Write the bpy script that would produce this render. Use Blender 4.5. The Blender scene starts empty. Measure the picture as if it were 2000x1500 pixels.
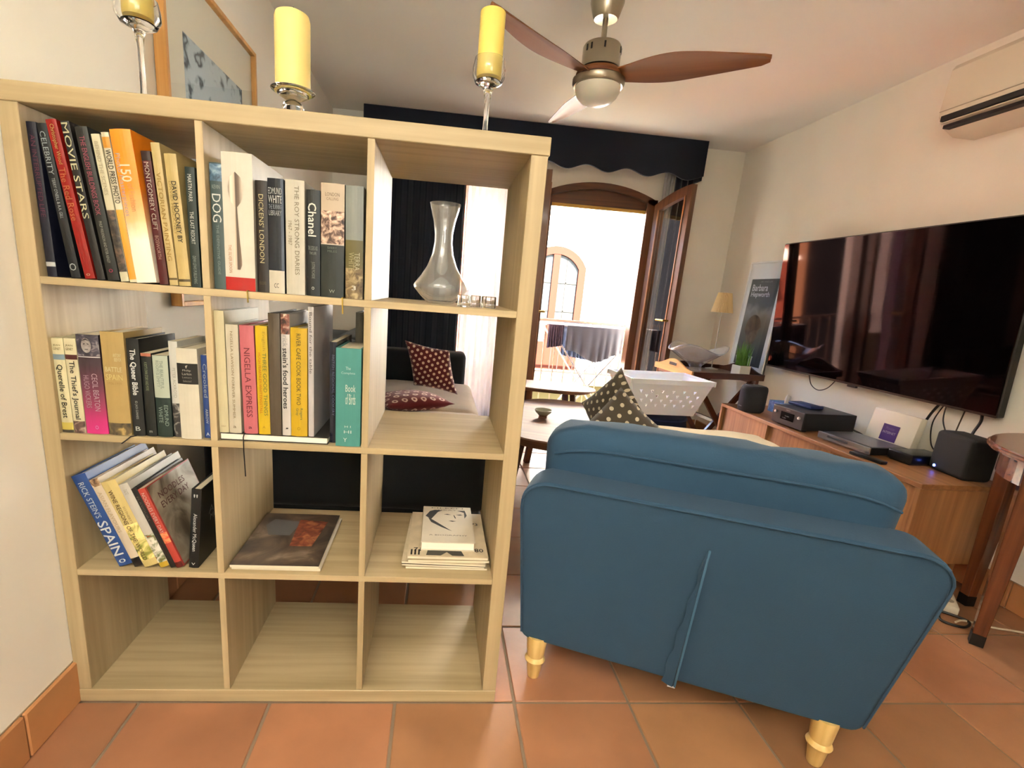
import bpy, bmesh, math, random
from mathutils import Vector, Matrix
random.seed(7)
SC = bpy.context.scene
C = SC.collection
PI = math.pi

# ---------------------------------------------------------------- camera
cam = bpy.data.cameras.new('camera'); camo = bpy.data.objects.new('camera', cam); C.objects.link(camo)
cam.sensor_fit = 'HORIZONTAL'; cam.sensor_width = 36; cam.lens = 964.8 / 2000 * 36
cam.shift_x = 66.22 / 2000; cam.shift_y = 50.08 / 2000; cam.clip_start = 0.02
camo.matrix_world = Matrix([(0.994418, -0.055324, -0.089843, 0.89822), (-0.074303, 0.237355, -0.968577, -1.164403), (0.07491, 0.969846, 0.231919, 1.133873), (0.0, 0.0, 0.0, 1.0)])
SC.camera = camo
# ---------------------------------------------------------------- world, sun, fill lights, exposure
SC.view_settings.view_transform = 'Standard'; SC.view_settings.look = 'None'
SC.view_settings.exposure = 1.82; SC.view_settings.gamma = 1.0; SC.view_settings.use_curve_mapping = False
W = bpy.data.worlds.new('world'); SC.world = W; W.use_nodes = True
nt = W.node_tree; nt.nodes.clear()
wo = nt.nodes.new('ShaderNodeOutputWorld'); wb = nt.nodes.new('ShaderNodeBackground')
sky = nt.nodes.new('ShaderNodeTexSky'); sky.sky_type = 'NISHITA'; sky.sun_disc = False
sky.sun_elevation = math.radians(50); sky.sun_rotation = math.radians(160); sky.air_density = 1.0
nt.links.new(sky.outputs[0], wb.inputs[0]); wb.inputs[1].default_value = 2.4
nt.links.new(wb.outputs[0], wo.inputs[0])
def lamp(name, kind, loc, rot, energy, col, size=None, size_y=None):
    l = bpy.data.lights.new(name, kind); o = bpy.data.objects.new(name, l); C.objects.link(o)
    o.location = loc; o.rotation_euler = [math.radians(a) for a in rot]
    l.energy = energy; l.color = col
    if kind == 'AREA':
        l.shape = 'RECTANGLE'; l.size = size; l.size_y = size_y or size
    if kind == 'SUN': l.angle = math.radians(0.6)
    return o
lamp('sun', 'SUN', (1, -6, 9), (42, 0, 18), 85.0, (1.0, 0.98, 0.95))
# added fills out of view behind the camera: one frontal, one aimed at the ceiling
lamp('added_rear_fill', 'AREA', (2.3, -3.9, 1.6), (90, 0, 0), 14, (0.92, 0.97, 1.0), 1.8, 1.5)
lamp('added_ceiling_fill', 'AREA', (.6, -2.1, 1.9), (180, 0, 0), 32, (1.0, 0.98, 0.93), 0.5, 0.5)

# ---------------------------------------------------------------- helpers
def srgb(h):
    if not isinstance(h, str): return (h[0], h[1], h[2], 1)
    h = h.lstrip('#'); v = [int(h[i:i + 2], 16) / 255 for i in (0, 2, 4)]
    return tuple((c / 12.92 if c <= .04045 else ((c + .055) / 1.055) ** 2.4) for c in v) + (1,)
MATS = {}
def M(col, rough=.6, metal=0, var=0, vscale=8, stretch=(1, 1, 1), bump=0, bscale=60, trans=0, ior=1.45, spec=.5, sheen=0,
      coat=0, alpha=1, emit=0, randv=0, sss=0, tint=None):
    key = (col, rough, metal, var, vscale, stretch, bump, bscale, trans, ior, spec, sheen, coat, alpha, emit, randv, sss, tint)
    if key in MATS: return MATS[key]
    m = bpy.data.materials.new('mat_%d' % len(MATS)); m.use_nodes = True; MATS[key] = m
    n = m.node_tree.nodes; L = m.node_tree.links; b = n['Principled BSDF']
    c = srgb(col); b.inputs['Base Color'].default_value = c
    b.inputs['Roughness'].default_value = rough; b.inputs['Metallic'].default_value = metal
    b.inputs['Specular IOR Level'].default_value = spec; b.inputs['IOR'].default_value = ior
    b.inputs['Transmission Weight'].default_value = trans; b.inputs['Sheen Weight'].default_value = sheen
    b.inputs['Coat Weight'].default_value = coat; b.inputs['Alpha'].default_value = alpha
    if tint: b.inputs['Specular Tint'].default_value = srgb(tint)
    if sss:
        b.inputs['Subsurface Weight'].default_value = sss; b.inputs['Subsurface Radius'].default_value = (.02, .012, .006)
    if emit:
        b.inputs['Emission Color'].default_value = c; b.inputs['Emission Strength'].default_value = emit
    if var or bump:
        tc = n.new('ShaderNodeTexCoord'); mp = n.new('ShaderNodeMapping'); mp.inputs['Scale'].default_value = stretch
        L.new(tc.outputs['Object'], mp.inputs[0])
        if randv:
            oi = n.new('ShaderNodeObjectInfo'); L.new(oi.outputs['Location'], mp.inputs[1])
    if var or randv:
        mix = n.new('ShaderNodeMix'); mix.data_type = 'RGBA'
        d = 1 - var - randv
        mix.inputs[6].default_value = (c[0] * (1 - var), c[1] * (1 - var) , c[2] * (1 - var), 1)
        mix.inputs[7].default_value = (min(1, c[0] * (1 + var)), min(1, c[1] * (1 + var)), min(1, c[2] * (1 + var)), 1)
        if var:
            no = n.new('ShaderNodeTexNoise'); no.inputs['Scale'].default_value = vscale; no.inputs['Detail'].default_value = 5
            L.new(mp.outputs[0], no.inputs[0])
            rp = n.new('ShaderNodeMapRange'); rp.inputs[1].default_value = .3; rp.inputs[2].default_value = .7
            L.new(no.outputs[0], rp.inputs[0]); L.new(rp.outputs[0], mix.inputs[0])
        out = mix.outputs[2]
        if randv:
            oi2 = n.new('ShaderNodeObjectInfo'); hs = n.new('ShaderNodeHueSaturation')
            m1 = n.new('ShaderNodeMapRange'); m1.inputs[3].default_value = 1 - randv; m1.inputs[4].default_value = 1 + randv
            m2 = n.new('ShaderNodeMapRange'); m2.inputs[3].default_value = .5 - randv * .045; m2.inputs[4].default_value = .5 + randv * .045
            wn = n.new('ShaderNodeTexWhiteNoise'); wn.noise_dimensions = '1D'
            L.new(oi2.outputs['Random'], m1.inputs[0]); L.new(oi2.outputs['Random'], wn.inputs[1]); L.new(wn.outputs[0], m2.inputs[0])
            L.new(m1.outputs[0], hs.inputs['Value']); L.new(m2.outputs[0], hs.inputs['Hue']); L.new(out, hs.inputs['Color'])
            out = hs.outputs[0]
        L.new(out, b.inputs['Base Color'])
    if bump:
        nb = n.new('ShaderNodeTexNoise'); nb.inputs['Scale'].default_value = bscale; nb.inputs['Detail'].default_value = 4
        L.new(mp.outputs[0], nb.inputs[0]); bp = n.new('ShaderNodeBump'); bp.inputs['Strength'].default_value = bump
        bp.inputs['Distance'].default_value = .01; L.new(nb.outputs[0], bp.inputs['Height']); L.new(bp.outputs[0], b.inputs['Normal'])
    return m
def ramp_mat(stops, axis=2, rough=.5, lo=0, hi=1, noise=0, nscale=30):
    """colour print that runs along one object axis (lo..hi), e.g. a printed spine"""
    m = bpy.data.materials.new('print_%d' % len(bpy.data.materials)); m.use_nodes = True
    n = m.node_tree.nodes; L = m.node_tree.links; b = n['Principled BSDF']; b.inputs['Roughness'].default_value = rough
    tc = n.new('ShaderNodeTexCoord'); sx = n.new('ShaderNodeSeparateXYZ'); L.new(tc.outputs['Object'], sx.inputs[0])
    mr = n.new('ShaderNodeMapRange'); mr.inputs[1].default_value = lo; mr.inputs[2].default_value = hi
    L.new(sx.outputs[axis], mr.inputs[0]); src = mr.outputs[0]
    if noise:
        no = n.new('ShaderNodeTexNoise'); no.inputs['Scale'].default_value = nscale; L.new(tc.outputs['Object'], no.inputs[0])
        ma = n.new('ShaderNodeMath'); ma.operation = 'MULTIPLY_ADD'; ma.inputs[1].default_value = noise; ma.inputs[2].default_value = 0
        s2 = n.new('ShaderNodeMath'); s2.operation = 'SUBTRACT'; s2.inputs[1].default_value = .5; L.new(no.outputs[0], s2.inputs[0])
        L.new(s2.outputs[0], ma.inputs[0]); L.new(src, ma.inputs[2]); src = ma.outputs[0]
    r = n.new('ShaderNodeValToRGB'); L.new(src, r.inputs[0])
    e = r.color_ramp.elements
    while len(e) < len(stops): e.new(.5)
    for k, (p, c) in enumerate(stops): e[k].position = p; e[k].color = srgb(c)
    L.new(r.outputs[0], b.inputs['Base Color'])
    return m
def photo_mat(cols, scale=14, rough=.5, distort=1.0):
    """blotchy printed picture"""
    m = bpy.data.materials.new('photo_%d' % len(bpy.data.materials)); m.use_nodes = True
    n = m.node_tree.nodes; L = m.node_tree.links; b = n['Principled BSDF']; b.inputs['Roughness'].default_value = rough
    tc = n.new('ShaderNodeTexCoord'); no = n.new('ShaderNodeTexNoise'); no.inputs['Scale'].default_value = scale
    no.inputs['Detail'].default_value = 6; no.inputs['Distortion'].default_value = distort
    L.new(tc.outputs['Object'], no.inputs[0]); r = n.new('ShaderNodeValToRGB'); L.new(no.outputs[0], r.inputs[0])
    e = r.color_ramp.elements
    while len(e) < len(cols): e.new(.5)
    for k, c in enumerate(cols): e[k].position = .3 + .4 * k / max(1, len(cols) - 1); e[k].color = srgb(c)
    L.new(r.outputs[0], b.inputs['Base Color'])
    return m
def thin_glass(r0=.04, tint=(1, 1, 1, 1), rough=0.0, power=5.0, glaze=(1, 1, 1, 1)):
    """single sheet of glass: clear straight on, mirror-like at a slant, same from both sides"""
    m = bpy.data.materials.new('thin_glass_%d' % len(bpy.data.materials)); m.use_nodes = True
    n = m.node_tree.nodes; L = m.node_tree.links; n.clear()
    o = n.new('ShaderNodeOutputMaterial'); mx = n.new('ShaderNodeMixShader'); t = n.new('ShaderNodeBsdfTransparent')
    g = n.new('ShaderNodeBsdfGlossy'); lw = n.new('ShaderNodeLayerWeight'); lw.inputs[0].default_value = .5
    pw = n.new('ShaderNodeMath'); pw.operation = 'POWER'; pw.inputs[1].default_value = power; L.new(lw.outputs['Facing'], pw.inputs[0])
    ma = n.new('ShaderNodeMath'); ma.operation = 'MULTIPLY_ADD'; ma.inputs[1].default_value = 1 - r0; ma.inputs[2].default_value = r0; L.new(pw.outputs[0], ma.inputs[0])
    t.inputs[0].default_value = tint; g.inputs['Color'].default_value = glaze; g.inputs['Roughness'].default_value = rough
    L.new(ma.outputs[0], mx.inputs[0]); L.new(t.outputs[0], mx.inputs[1]); L.new(g.outputs[0], mx.inputs[2]); L.new(mx.outputs[0], o.inputs[0])
    return m
def dusty_glass(r0=.06, power=3.0, haze=.07, tint=(.97, .97, .97, 1)):
    """blown glass ware: clear, bright rims, a little dust"""
    m = thin_glass(r0, tint, .03, power); n = m.node_tree.nodes; L = m.node_tree.links
    o = [x for x in n if x.type == 'OUTPUT_MATERIAL'][0]; mx = [x for x in n if x.type == 'MIX_SHADER'][0]
    d = n.new('ShaderNodeBsdfDiffuse'); d.inputs[0].default_value = (.8, .8, .78, 1); m2 = n.new('ShaderNodeMixShader'); m2.inputs[0].default_value = haze
    L.new(mx.outputs[0], m2.inputs[1]); L.new(d.outputs[0], m2.inputs[2]); L.new(m2.outputs[0], o.inputs[0]); return m
def wood(c1, c2, axis=2, rough=.5, scale=1.0, coat=0):
    """grain running along one object axis"""
    key = ('wood', c1, c2, axis, rough, scale, coat)
    if key in MATS: return MATS[key]
    m = bpy.data.materials.new('wood_%d' % len(MATS)); m.use_nodes = True; MATS[key] = m
    n = m.node_tree.nodes; L = m.node_tree.links; b = n['Principled BSDF']; b.inputs['Roughness'].default_value = rough
    b.inputs['Coat Weight'].default_value = coat
    tc = n.new('ShaderNodeTexCoord'); mp = n.new('ShaderNodeMapping'); s = [60 * scale] * 3; s[axis] = 2.2 * scale
    mp.inputs['Scale'].default_value = s; L.new(tc.outputs['Object'], mp.inputs[0])
    no = n.new('ShaderNodeTexNoise'); no.inputs['Scale'].default_value = 1.0; no.inputs['Detail'].default_value = 6
    L.new(mp.outputs[0], no.inputs[0])
    mp2 = n.new('ShaderNodeMapping'); s2 = [9 * scale] * 3; s2[axis] = .5 * scale; mp2.inputs['Scale'].default_value = s2
    L.new(tc.outputs['Object'], mp2.inputs[0]); no2 = n.new('ShaderNodeTexNoise'); no2.inputs['Scale'].default_value = 1; L.new(mp2.outputs[0], no2.inputs[0])
    ad = n.new('ShaderNodeMath'); ad.operation = 'MULTIPLY_ADD'; ad.inputs[1].default_value = .5
    hf = n.new('ShaderNodeMath'); hf.operation = 'MULTIPLY'; hf.inputs[1].default_value = .5; L.new(no2.outputs[0], hf.inputs[0])
    L.new(no.outputs[0], ad.inputs[0]); L.new(hf.outputs[0], ad.inputs[2])
    r = n.new('ShaderNodeValToRGB'); L.new(ad.outputs[0], r.inputs[0])
    r.color_ramp.elements[0].position = .36; r.color_ramp.elements[0].color = srgb(c1)
    r.color_ramp.elements[1].position = .62; r.color_ramp.elements[1].color = srgb(c2)
    L.new(r.outputs[0], b.inputs['Base Color'])
    bp = n.new('ShaderNodeBump'); bp.inputs['Strength'].default_value = .08; L.new(no.outputs[0], bp.inputs['Height']); L.new(bp.outputs[0], b.inputs['Normal'])
    return m

def box(bm, x0, x1, y0, y1, z0, z1, mtx=None):
    v = [bm.verts.new(p) for p in ((x0, y0, z0), (x1, y0, z0), (x1, y1, z0), (x0, y1, z0), (x0, y0, z1), (x1, y0, z1), (x1, y1, z1), (x0, y1, z1))]
    for f in ((3, 2, 1, 0), (4, 5, 6, 7), (0, 1, 5, 4), (1, 2, 6, 5), (2, 3, 7, 6), (3, 0, 4, 7)): bm.faces.new([v[i] for i in f])
    if mtx is not None: bmesh.ops.transform(bm, matrix=mtx, verts=v)
    return v
def bbox(x0, x1, y0, y1, z0, z1, bev=0, seg=2):
    bm = bmesh.new(); box(bm, x0, x1, y0, y1, z0, z1)
    if bev: bmesh.ops.bevel(bm, geom=bm.edges[:], offset=bev, segments=seg, affect='EDGES', profile=.5)
    return bm
def lathe(prof, seg=28, bm=None, center=(0, 0, 0)):
    bm = bm or bmesh.new(); rings = []; cx, cy, cz = center
    for r, z in prof:
        if r < 1e-5: rings.append([bm.verts.new((cx, cy, cz + z))])
        else: rings.append([bm.verts.new((cx + r * math.cos(2 * PI * k / seg), cy + r * math.sin(2 * PI * k / seg), cz + z)) for k in range(seg)])
    for a, b in zip(rings, rings[1:]):
        for k in range(seg):
            q = [a[k % len(a)], a[(k + 1) % len(a)] if len(a) > 1 else a[0], b[(k + 1) % len(b)] if len(b) > 1 else b[0], b[k % len(b)]]
            u = []
            for w in q:
                if w not in u: u.append(w)
            if len(u) > 2: bm.faces.new(u)
    return bm
def tube(pts, r, seg=8, bm=None, caps=True):
    bm = bm or bmesh.new(); P = [Vector(p) for p in pts]; n = len(P); rings = []
    rr = r if isinstance(r, (list, tuple)) else [r] * n
    t0 = (P[1] - P[0]).normalized(); up = Vector((0, 0, 1)) if abs(t0.z) < .9 else Vector((1, 0, 0))
    nrm = t0.cross(up).normalized()
    for i in range(n):
        t = (P[min(i + 1, n - 1)] - P[max(i - 1, 0)]).normalized()
        nrm = (nrm - t * nrm.dot(t)).normalized(); b = t.cross(nrm)
        rings.append([bm.verts.new(P[i] + (nrm * math.cos(2 * PI * k / seg) + b * math.sin(2 * PI * k / seg)) * rr[i]) for k in range(seg)])
    for a, b in zip(rings, rings[1:]):
        for k in range(seg): bm.faces.new((a[k], a[(k + 1) % seg], b[(k + 1) % seg], b[k]))
    if caps: bm.faces.new(rings[0][::-1]); bm.faces.new(rings[-1])
    return bm
def bar(p, q, w, h, bm=None):
    """straight square bar from p to q"""
    bm = bm or bmesh.new(); p = Vector(p); q = Vector(q); d = q - p
    m = Matrix.Translation(p) @ d.to_track_quat('Z', 'X').to_matrix().to_4x4()
    box(bm, -w / 2, w / 2, -h / 2, h / 2, 0, d.length, m); return bm
def prism(poly, d0, d1, plane='xz', bm=None):
    """polygon extruded along the axis missing from plane"""
    bm = bm or bmesh.new()
    f = {'xz': lambda a, b, d: (a, d, b), 'xy': lambda a, b, d: (a, b, d), 'yz': lambda a, b, d: (d, a, b)}[plane]
    A = [bm.verts.new(f(a, b, d0)) for a, b in poly]; B = [bm.verts.new(f(a, b, d1)) for a, b in poly]; n = len(poly)
    bm.faces.new(A); bm.faces.new(B[::-1])
    for k in range(n): bm.faces.new((A[k], B[k], B[(k + 1) % n], A[(k + 1) % n]))
    bmesh.ops.recalc_face_normals(bm, faces=bm.faces[:]); return bm
def mk(name, bm, mat, parent=None, loc=None, rot=None, smooth=False, kind=None, sharp=40, wn=False):
    if isinstance(bm, bpy.types.Mesh): me = bm
    else:
        bmesh.ops.recalc_face_normals(bm, faces=bm.faces[:])
        me = bpy.data.meshes.new(name); bm.to_mesh(me); bm.free()
    if mat and not me.materials: me.materials.append(mat)
    if smooth:
        me.shade_smooth()
        if sharp: me.set_sharp_from_angle(angle=math.radians(sharp))
    o = bpy.data.objects.new(name, me); C.objects.link(o)
    if parent: o.parent = parent
    if loc is not None: o.location = loc
    if rot is not None: o.rotation_euler = [math.radians(a) for a in rot]
    if kind: o['kind'] = kind
    if wn:
        w = o.modifiers.new('weighted', 'WEIGHTED_NORMAL'); w.keep_sharp = True; w.weight = 100
    return o
def tag(o, label, cat, group=None):
    o['label'] = label; o['category'] = cat
    if group: o['group'] = group
    return o
def thing(name, label, cat, loc=(0, 0, 0), rotz=0, group=None):
    o = bpy.data.objects.new(name, None); C.objects.link(o); o.empty_display_size = .05
    o.location = loc; o.rotation_euler = (0, 0, math.radians(rotz)); return tag(o, label, cat, group)
def struct(name, bm, mat, **k): return mk(name, bm, mat, kind='structure', **k)
def text_mesh(s, w=None, h=None, bold=0, align='CENTER'):
    """flat lettering in the xy plane, centred, scaled to fit w x h"""
    cu = bpy.data.curves.new('lettering', 'FONT'); cu.body = s; cu.size = 1; cu.align_x = align; cu.resolution_u = 2
    cu.offset = bold; cu.fill_mode = 'FRONT'; cu.space_line = .8
    o = bpy.data.objects.new('lettering', cu); me = bpy.data.meshes.new_from_object(o)
    bpy.data.objects.remove(o); bpy.data.curves.remove(cu)
    if not len(me.vertices): return me
    xs = [v.co.x for v in me.vertices]; ys = [v.co.y for v in me.vertices]
    cx, cy = (min(xs) + max(xs)) / 2, (min(ys) + max(ys)) / 2; sw, sh = max(xs) - min(xs), max(ys) - min(ys)
    kx = w / sw if w else None; ky = h / sh if h else None
    kx = kx or ky; ky = ky or kx
    for v in me.vertices: v.co = ((v.co.x - cx) * kx, (v.co.y - cy) * ky, 0)
    me.materials.clear()
    return me
def cushion(w, h, t, n=14, puff=.55, seed=0, crease=0):
    """stuffed square cushion standing in the xz plane, corners drawn to points"""
    bm = bmesh.new(); rnd = random.Random(seed); gr = []
    for s in (1, -1):
        g = []
        for i in range(n + 1):
            row = []
            for j in range(n + 1):
                u = -1 + 2 * i / n; v = -1 + 2 * j / n
                e = max(0, (1 - u * u)) * max(0, (1 - v * v))
                pin = .07 * (1 - u * u) * abs(v) ** 3
                pin2 = .07 * (1 - v * v) * abs(u) ** 3
                y = s * t / 2 * e ** puff
                if crease: y *= 1 - crease * math.exp(-(u / .25) ** 2) * max(0, v)
                row.append(bm.verts.new((u * w / 2 * (1 - pin2), y + rnd.uniform(-.002, .002) * (e > 0), v * h / 2 * (1 - pin) - (crease * .25 * h * math.exp(-(u / .3) ** 2) * max(0, v) ** 2))))
            g.append(row)
        gr.append(g)
        for i in range(n):
            for j in range(n): bm.faces.new((g[i][j], g[i + 1][j], g[i + 1][j + 1], g[i][j + 1]))
    bmesh.ops.remove_doubles(bm, verts=bm.verts[:], dist=1e-5)
    return bm
def soft_box(x0, x1, y0, y1, z0, z1, r=.05, sub=6, puff=0.0, wob=0.0, seed=0, seg=4):
    """upholstery block: rounded edges, gently bulging faces"""
    bm = bbox(x0, x1, y0, y1, z0, z1, r, seg)
    bmesh.ops.subdivide_edges(bm, edges=[e for e in bm.edges if e.calc_length() > max(x1 - x0, y1 - y0, z1 - z0) * .3], cuts=sub, use_grid_fill=True)
    cx, cy, cz = (x0 + x1) / 2, (y0 + y1) / 2, (z0 + z1) / 2; a, b, c = (x1 - x0) / 2, (y1 - y0) / 2, (z1 - z0) / 2
    rnd = random.Random(seed); ph = [rnd.uniform(0, 6) for _ in range(6)]
    for v in bm.verts:
        u, w, t = (v.co.x - cx) / a, (v.co.y - cy) / b, (v.co.z - cz) / c
        k = (max(0, 1 - u * u) + .0) * max(0, 1 - t * t)
        if abs(w) > .6: v.co.y += math.copysign(puff * k, w)
        k2 = max(0, 1 - u * u) * max(0, 1 - w * w)
        if abs(t) > .6: v.co.z += math.copysign(puff * k2, t)
        if wob:
            v.co.y += wob * math.sin(v.co.x * 23 + ph[0]) * math.sin(v.co.z * 19 + ph[1])
            v.co.z += wob * math.sin(v.co.x * 17 + ph[2]) * math.sin(v.co.y * 21 + ph[3])
    return bm

# ================================================================ the room
XR, YB, ZC = 3.36, 3.15, 2.42
YF = -4.0
plaster = M('#f0eadb', .9, bump=.06, bscale=45, var=.02, vscale=3)
ceil_m = M('#f4f0e6', .95)
grout = M('#8d7a66', .95, bump=.2, bscale=120)
tile_m = M('#a37350', .36, var=.13, vscale=5, bump=.07, bscale=16, randv=.16, spec=.45)
base_m = M('#b87f50', .5, var=.1, vscale=6, randv=.06)
floor = struct('floor', bbox(-.1, XR + .1, YF, YB + .02, -.12, -.005), grout)
PX, PY = .339, .327
tile_me = None
xs = [.158 + PX * k for k in range(-1, 11)]; ys = [.001 + PY * k for k in range(-5, 11)]
for i in range(len(xs) - 1):
    for j in range(len(ys) - 1):
        a, b, c, d = max(xs[i], 0) + .004, min(xs[i + 1], XR) - .004, ys[j] + .004, min(ys[j + 1], YB) - .004
        if b - a < .03 or d - c < .03: continue
        full = abs(b - a - (PX - .008)) < .001 and abs(d - c - (PY - .008)) < .001
        if full and tile_me: me = tile_me
        else:
            me = bbox(-(b - a) / 2, (b - a) / 2, -(d - c) / 2, (d - c) / 2, -.006, 0, .002, 1)
        o = mk('tile', me, tile_m, floor, ((a + b) / 2, (c + d) / 2, random.uniform(-.0008, 0)))
        if full and not tile_me: tile_me = o.data
struct('ceiling', bbox(-.1, XR + .1, YF - .1, YB + .25, ZC, ZC + .25), ceil_m)
struct('wall_left', bbox(-.12, 0, YF, YB + .25, -.12, ZC), plaster)
struct('wall_right', bbox(XR, XR + .12, YF, YB + .25, -.12, ZC), plaster)
struct('added_shade_wall', bbox(1.6, XR + .001, -1.62, -1.5, 0, ZC), plaster)  # added wall, out of view, to shade the right end of the loveseat
struct('wall_front', bbox(-.12, XR + .12, YF - .12, YF, -.12, ZC), plaster)
# window wall: arched French door (D0..D1) and a second, added glazed opening (G0..G1)
D0, D1, SPR, APX = 1.70, 2.67, 1.975, 2.08
G0, G1, GT = .90, 1.50, 2.06
def arch(x):                      # outer arch line of the door
    c = (D0 + D1) / 2; h = (D1 - D0) / 2; s = APX - SPR; R = (h * h + s * s) / (2 * s)
    return APX - R + math.sqrt(max(0, R * R - (x - c) ** 2))
bm = bmesh.new(); T0, T1 = YB, YB + .25
for a, b in ((-.12, G0), (G1, D0), (D1, XR + .12)): box(bm, a, b, T0, T1, -.12, ZC)
box(bm, G0, G1, T0, T1, GT, ZC); box(bm, G0, G1, T0, T1, -.12, 0); box(bm, D0, D1, T0, T1, -.12, 0)
N = 16; ax = [D0 + (D1 - D0) * k / N for k in range(N + 1)]
prism([(x, arch(x)) for x in ax] + [(D1, ZC), (D0, ZC)], T0, T1, 'xz', bm)
struct('wall_back', bm, plaster)
def baseboard(name, pts_fn, length, start, flip):
    root = struct(name, pts_fn(start, start + length, .002, .122), M('#9a8468', .9))
    n = max(1, int(length / .33))
    for k in range(n):
        a = start + k * length / n + .002; b = start + (k + 1) * length / n - .002
        mk('tile', pts_fn(a, b, .011, .12, .003), base_m, root)
def bl_left(a, b, t, h, bv=0): return bbox(0, t, a, b, 0, h, bv, 1)
def bl_right(a, b, t, h, bv=0): return bbox(XR - t, XR, a, b, 0, h, bv, 1)
def bl_back(a, b, t, h, bv=0): return bbox(a, b, YB - t, YB, 0, h, bv, 1)
baseboard('baseboard_left', bl_left, 5.3, -2.15, 1)
baseboard('baseboard_right', bl_right, 5.3, -2.15, 1)
baseboard('baseboard_back', bl_back, .66, D1 + .01, 1)

# ---- French door
dwood = wood('#3f2414', '#6b4226', 2, .38, .7, .2)
dwoodx = wood('#3f2414', '#6b4226', 0, .38, .7, .2)
pane_m = thin_glass(.05)
door = bpy.data.objects.new('door_1', None); C.objects.link(door); door['kind'] = 'structure'
bm = bmesh.new(); FY0, FY1 = YB - .012, YB + .09
box(bm, D0, D0 + .075, FY0, FY1, 0, arch(D0) + .01); box(bm, D1 - .085, D1, FY0, FY1, 0, arch(D1) + .01)
mk('jamb', bm, dwood, door)
i2 = lambda x: arch(x) - .052
ax2 = [D0 + .002 + (D1 - D0 - .004) * k / N for k in range(N + 1)]
mk('arched_head', prism([(x, arch(x) - .001) for x in ax2] + [(x, i2(x)) for x in reversed(ax2)], FY0, FY1, 'xz'), dwoodx, door)
mk('transom_panel', prism([(x, i2(x) + .004) for x in ax2] + [(D1 - .002, 1.885), (D0 + .002, 1.885)], FY0 + .045, FY1, 'xz'), dwoodx, door)
mk('roller_slot', bbox(D0 + .07, D1 - .08, FY0 + .03, FY0 + .05, 1.875, 1.90), M('#caa24a', .5), door)
def leaf(hx, ang, mirror):
    """one glazed door leaf hinged at hx, opened into the room"""
    lf = .44; th = .042; s = -1 if mirror else 1
    top = lambda u: (arch(D1 - .02 - u * .98) - .045)
    bm = bmesh.new(); bmg = bmesh.new()
    st = .07
    def sl(u0, u1, lo, hi, b, y0=-th / 2, y1=th / 2):
        K = 8; us = [u0 + (u1 - u0) * k / K for k in range(K + 1)]
        prism([(s * u, lo if not callable(lo) else lo(u)) for u in us] + [(s * u, hi(u) if callable(hi) else hi) for u in reversed(us)], y0, y1, 'xz', b)
    sl(0, st, .02, top, bm); sl(lf - st, lf, .02, top, bm)
    sl(st, lf - st, .02, .34, bm); sl(st, lf - st, lambda u: top(u) - .075, top, bm)
    o = mk('leaf', bm, dwood, door, (hx, YB - .03, 0), (0, 0, ang))
    sl(st, lf - st, .34, lambda u: top(u) - .075, bmg, -.003, .003)
    mk('pane', bmg, pane_m, o)
    b2 = bmesh.new()
    for y in (-th / 2 - .002, th / 2 + .002):
        sl(st - .012, st, .34, lambda u: top(u) - .07, b2, y - .004, y + .004); sl(lf - st, lf - st + .012, .34, lambda u: top(u) - .07, b2, y - .004, y + .004)
    mk('glazing_bead', b2, wood('#7a4f2f', '#a06b42', 2, .35, .7), o)
    h = tube([(s * (lf - .035), -th / 2 - .002, 1.02), (s * (lf - .035), -th / 2 - .045, 1.02), (s * (lf - .13), -th / 2 - .045, 1.02)], .008, 8)
    mk('handle', h, M('#b8923f', .3, 1), o)
leaf(D1 - .01, 180 + 102 - 0, False)      # right leaf: direction turned into the room
leaf(D0 + .01, -102 + 180 , True) if False else leaf(D0 + .02, 80 - 0, True)
# ---- second glazed opening, unseen itself, added to light the sheer
win = bpy.data.objects.new('window_1', None); C.objects.link(win); win['kind'] = 'structure'
bm = bmesh.new()
for a, b in ((G0, G0 + .06), (G1 - .06, G1)): box(bm, a, b, YB + .02, YB + .09, 0, GT)
box(bm, G0, G1, YB + .02, YB + .09, GT - .07, GT); box(bm, G0, G1, YB + .02, YB + .09, 0, .12)
mk('window_frame', bm, dwood, win)
mk('pane', bbox(G0 + .06, G1 - .06, YB + .05, YB + .056, .12, GT - .07), pane_m, win)

# ================================================================ bookshelf
SW, SH, SD = 1.1156, 1.47, .39
TO, TI = .0379, .0159
oakz = wood('#9c8862', '#b5a07a', 2, .5, 1.0); oakx = wood('#9c8862', '#b5a07a', 0, .5, 1.0)
shelf = thing('bookshelf', 'light oak open cube bookshelf with three columns and four rows', 'bookshelf', (.002, 0, 0))
mk('side_panel', bbox(0, TO, .002, SD, TO, SH - TO, .0012, 1), oakz, shelf)
mk('side_panel', bbox(SW - TO, SW, .002, SD, TO, SH - TO, .0012, 1), oakz, shelf)
mk('top_panel', bbox(-.002, SW + .003, 0, SD, SH - TO, SH, .0015, 1), oakx, shelf)
mk('bottom_panel', bbox(0, SW, 0, SD, 0, TO, .0015, 1), oakx, shelf)
CW = (SW - 2 * TO - 2 * TI) / 3; CH = (SH - 2 * TO - 3 * TI) / 4
V1 = TO + CW; V2 = TO + 2 * CW + TI
HZ = [TO + CH * (k + 1) + TI * k for k in range(3)]
for z in HZ: mk('shelf_board', bbox(TO, SW - TO, .003, SD - .002, z, z + TI, .0008, 1), oakx, shelf)
zl = [TO] + [z + TI for z in HZ]; zt = HZ + [SH - TO]
for x in (V1, V2):
    for a, b in zip(zl, zt): mk('divider', bbox(x, x + TI, .003, SD - .002, a, b, .0008, 1), oakz, shelf)
SX = .002
Z3, Z2, Z1 = HZ[2] + TI, HZ[1] + TI, HZ[0] + TI

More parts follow.
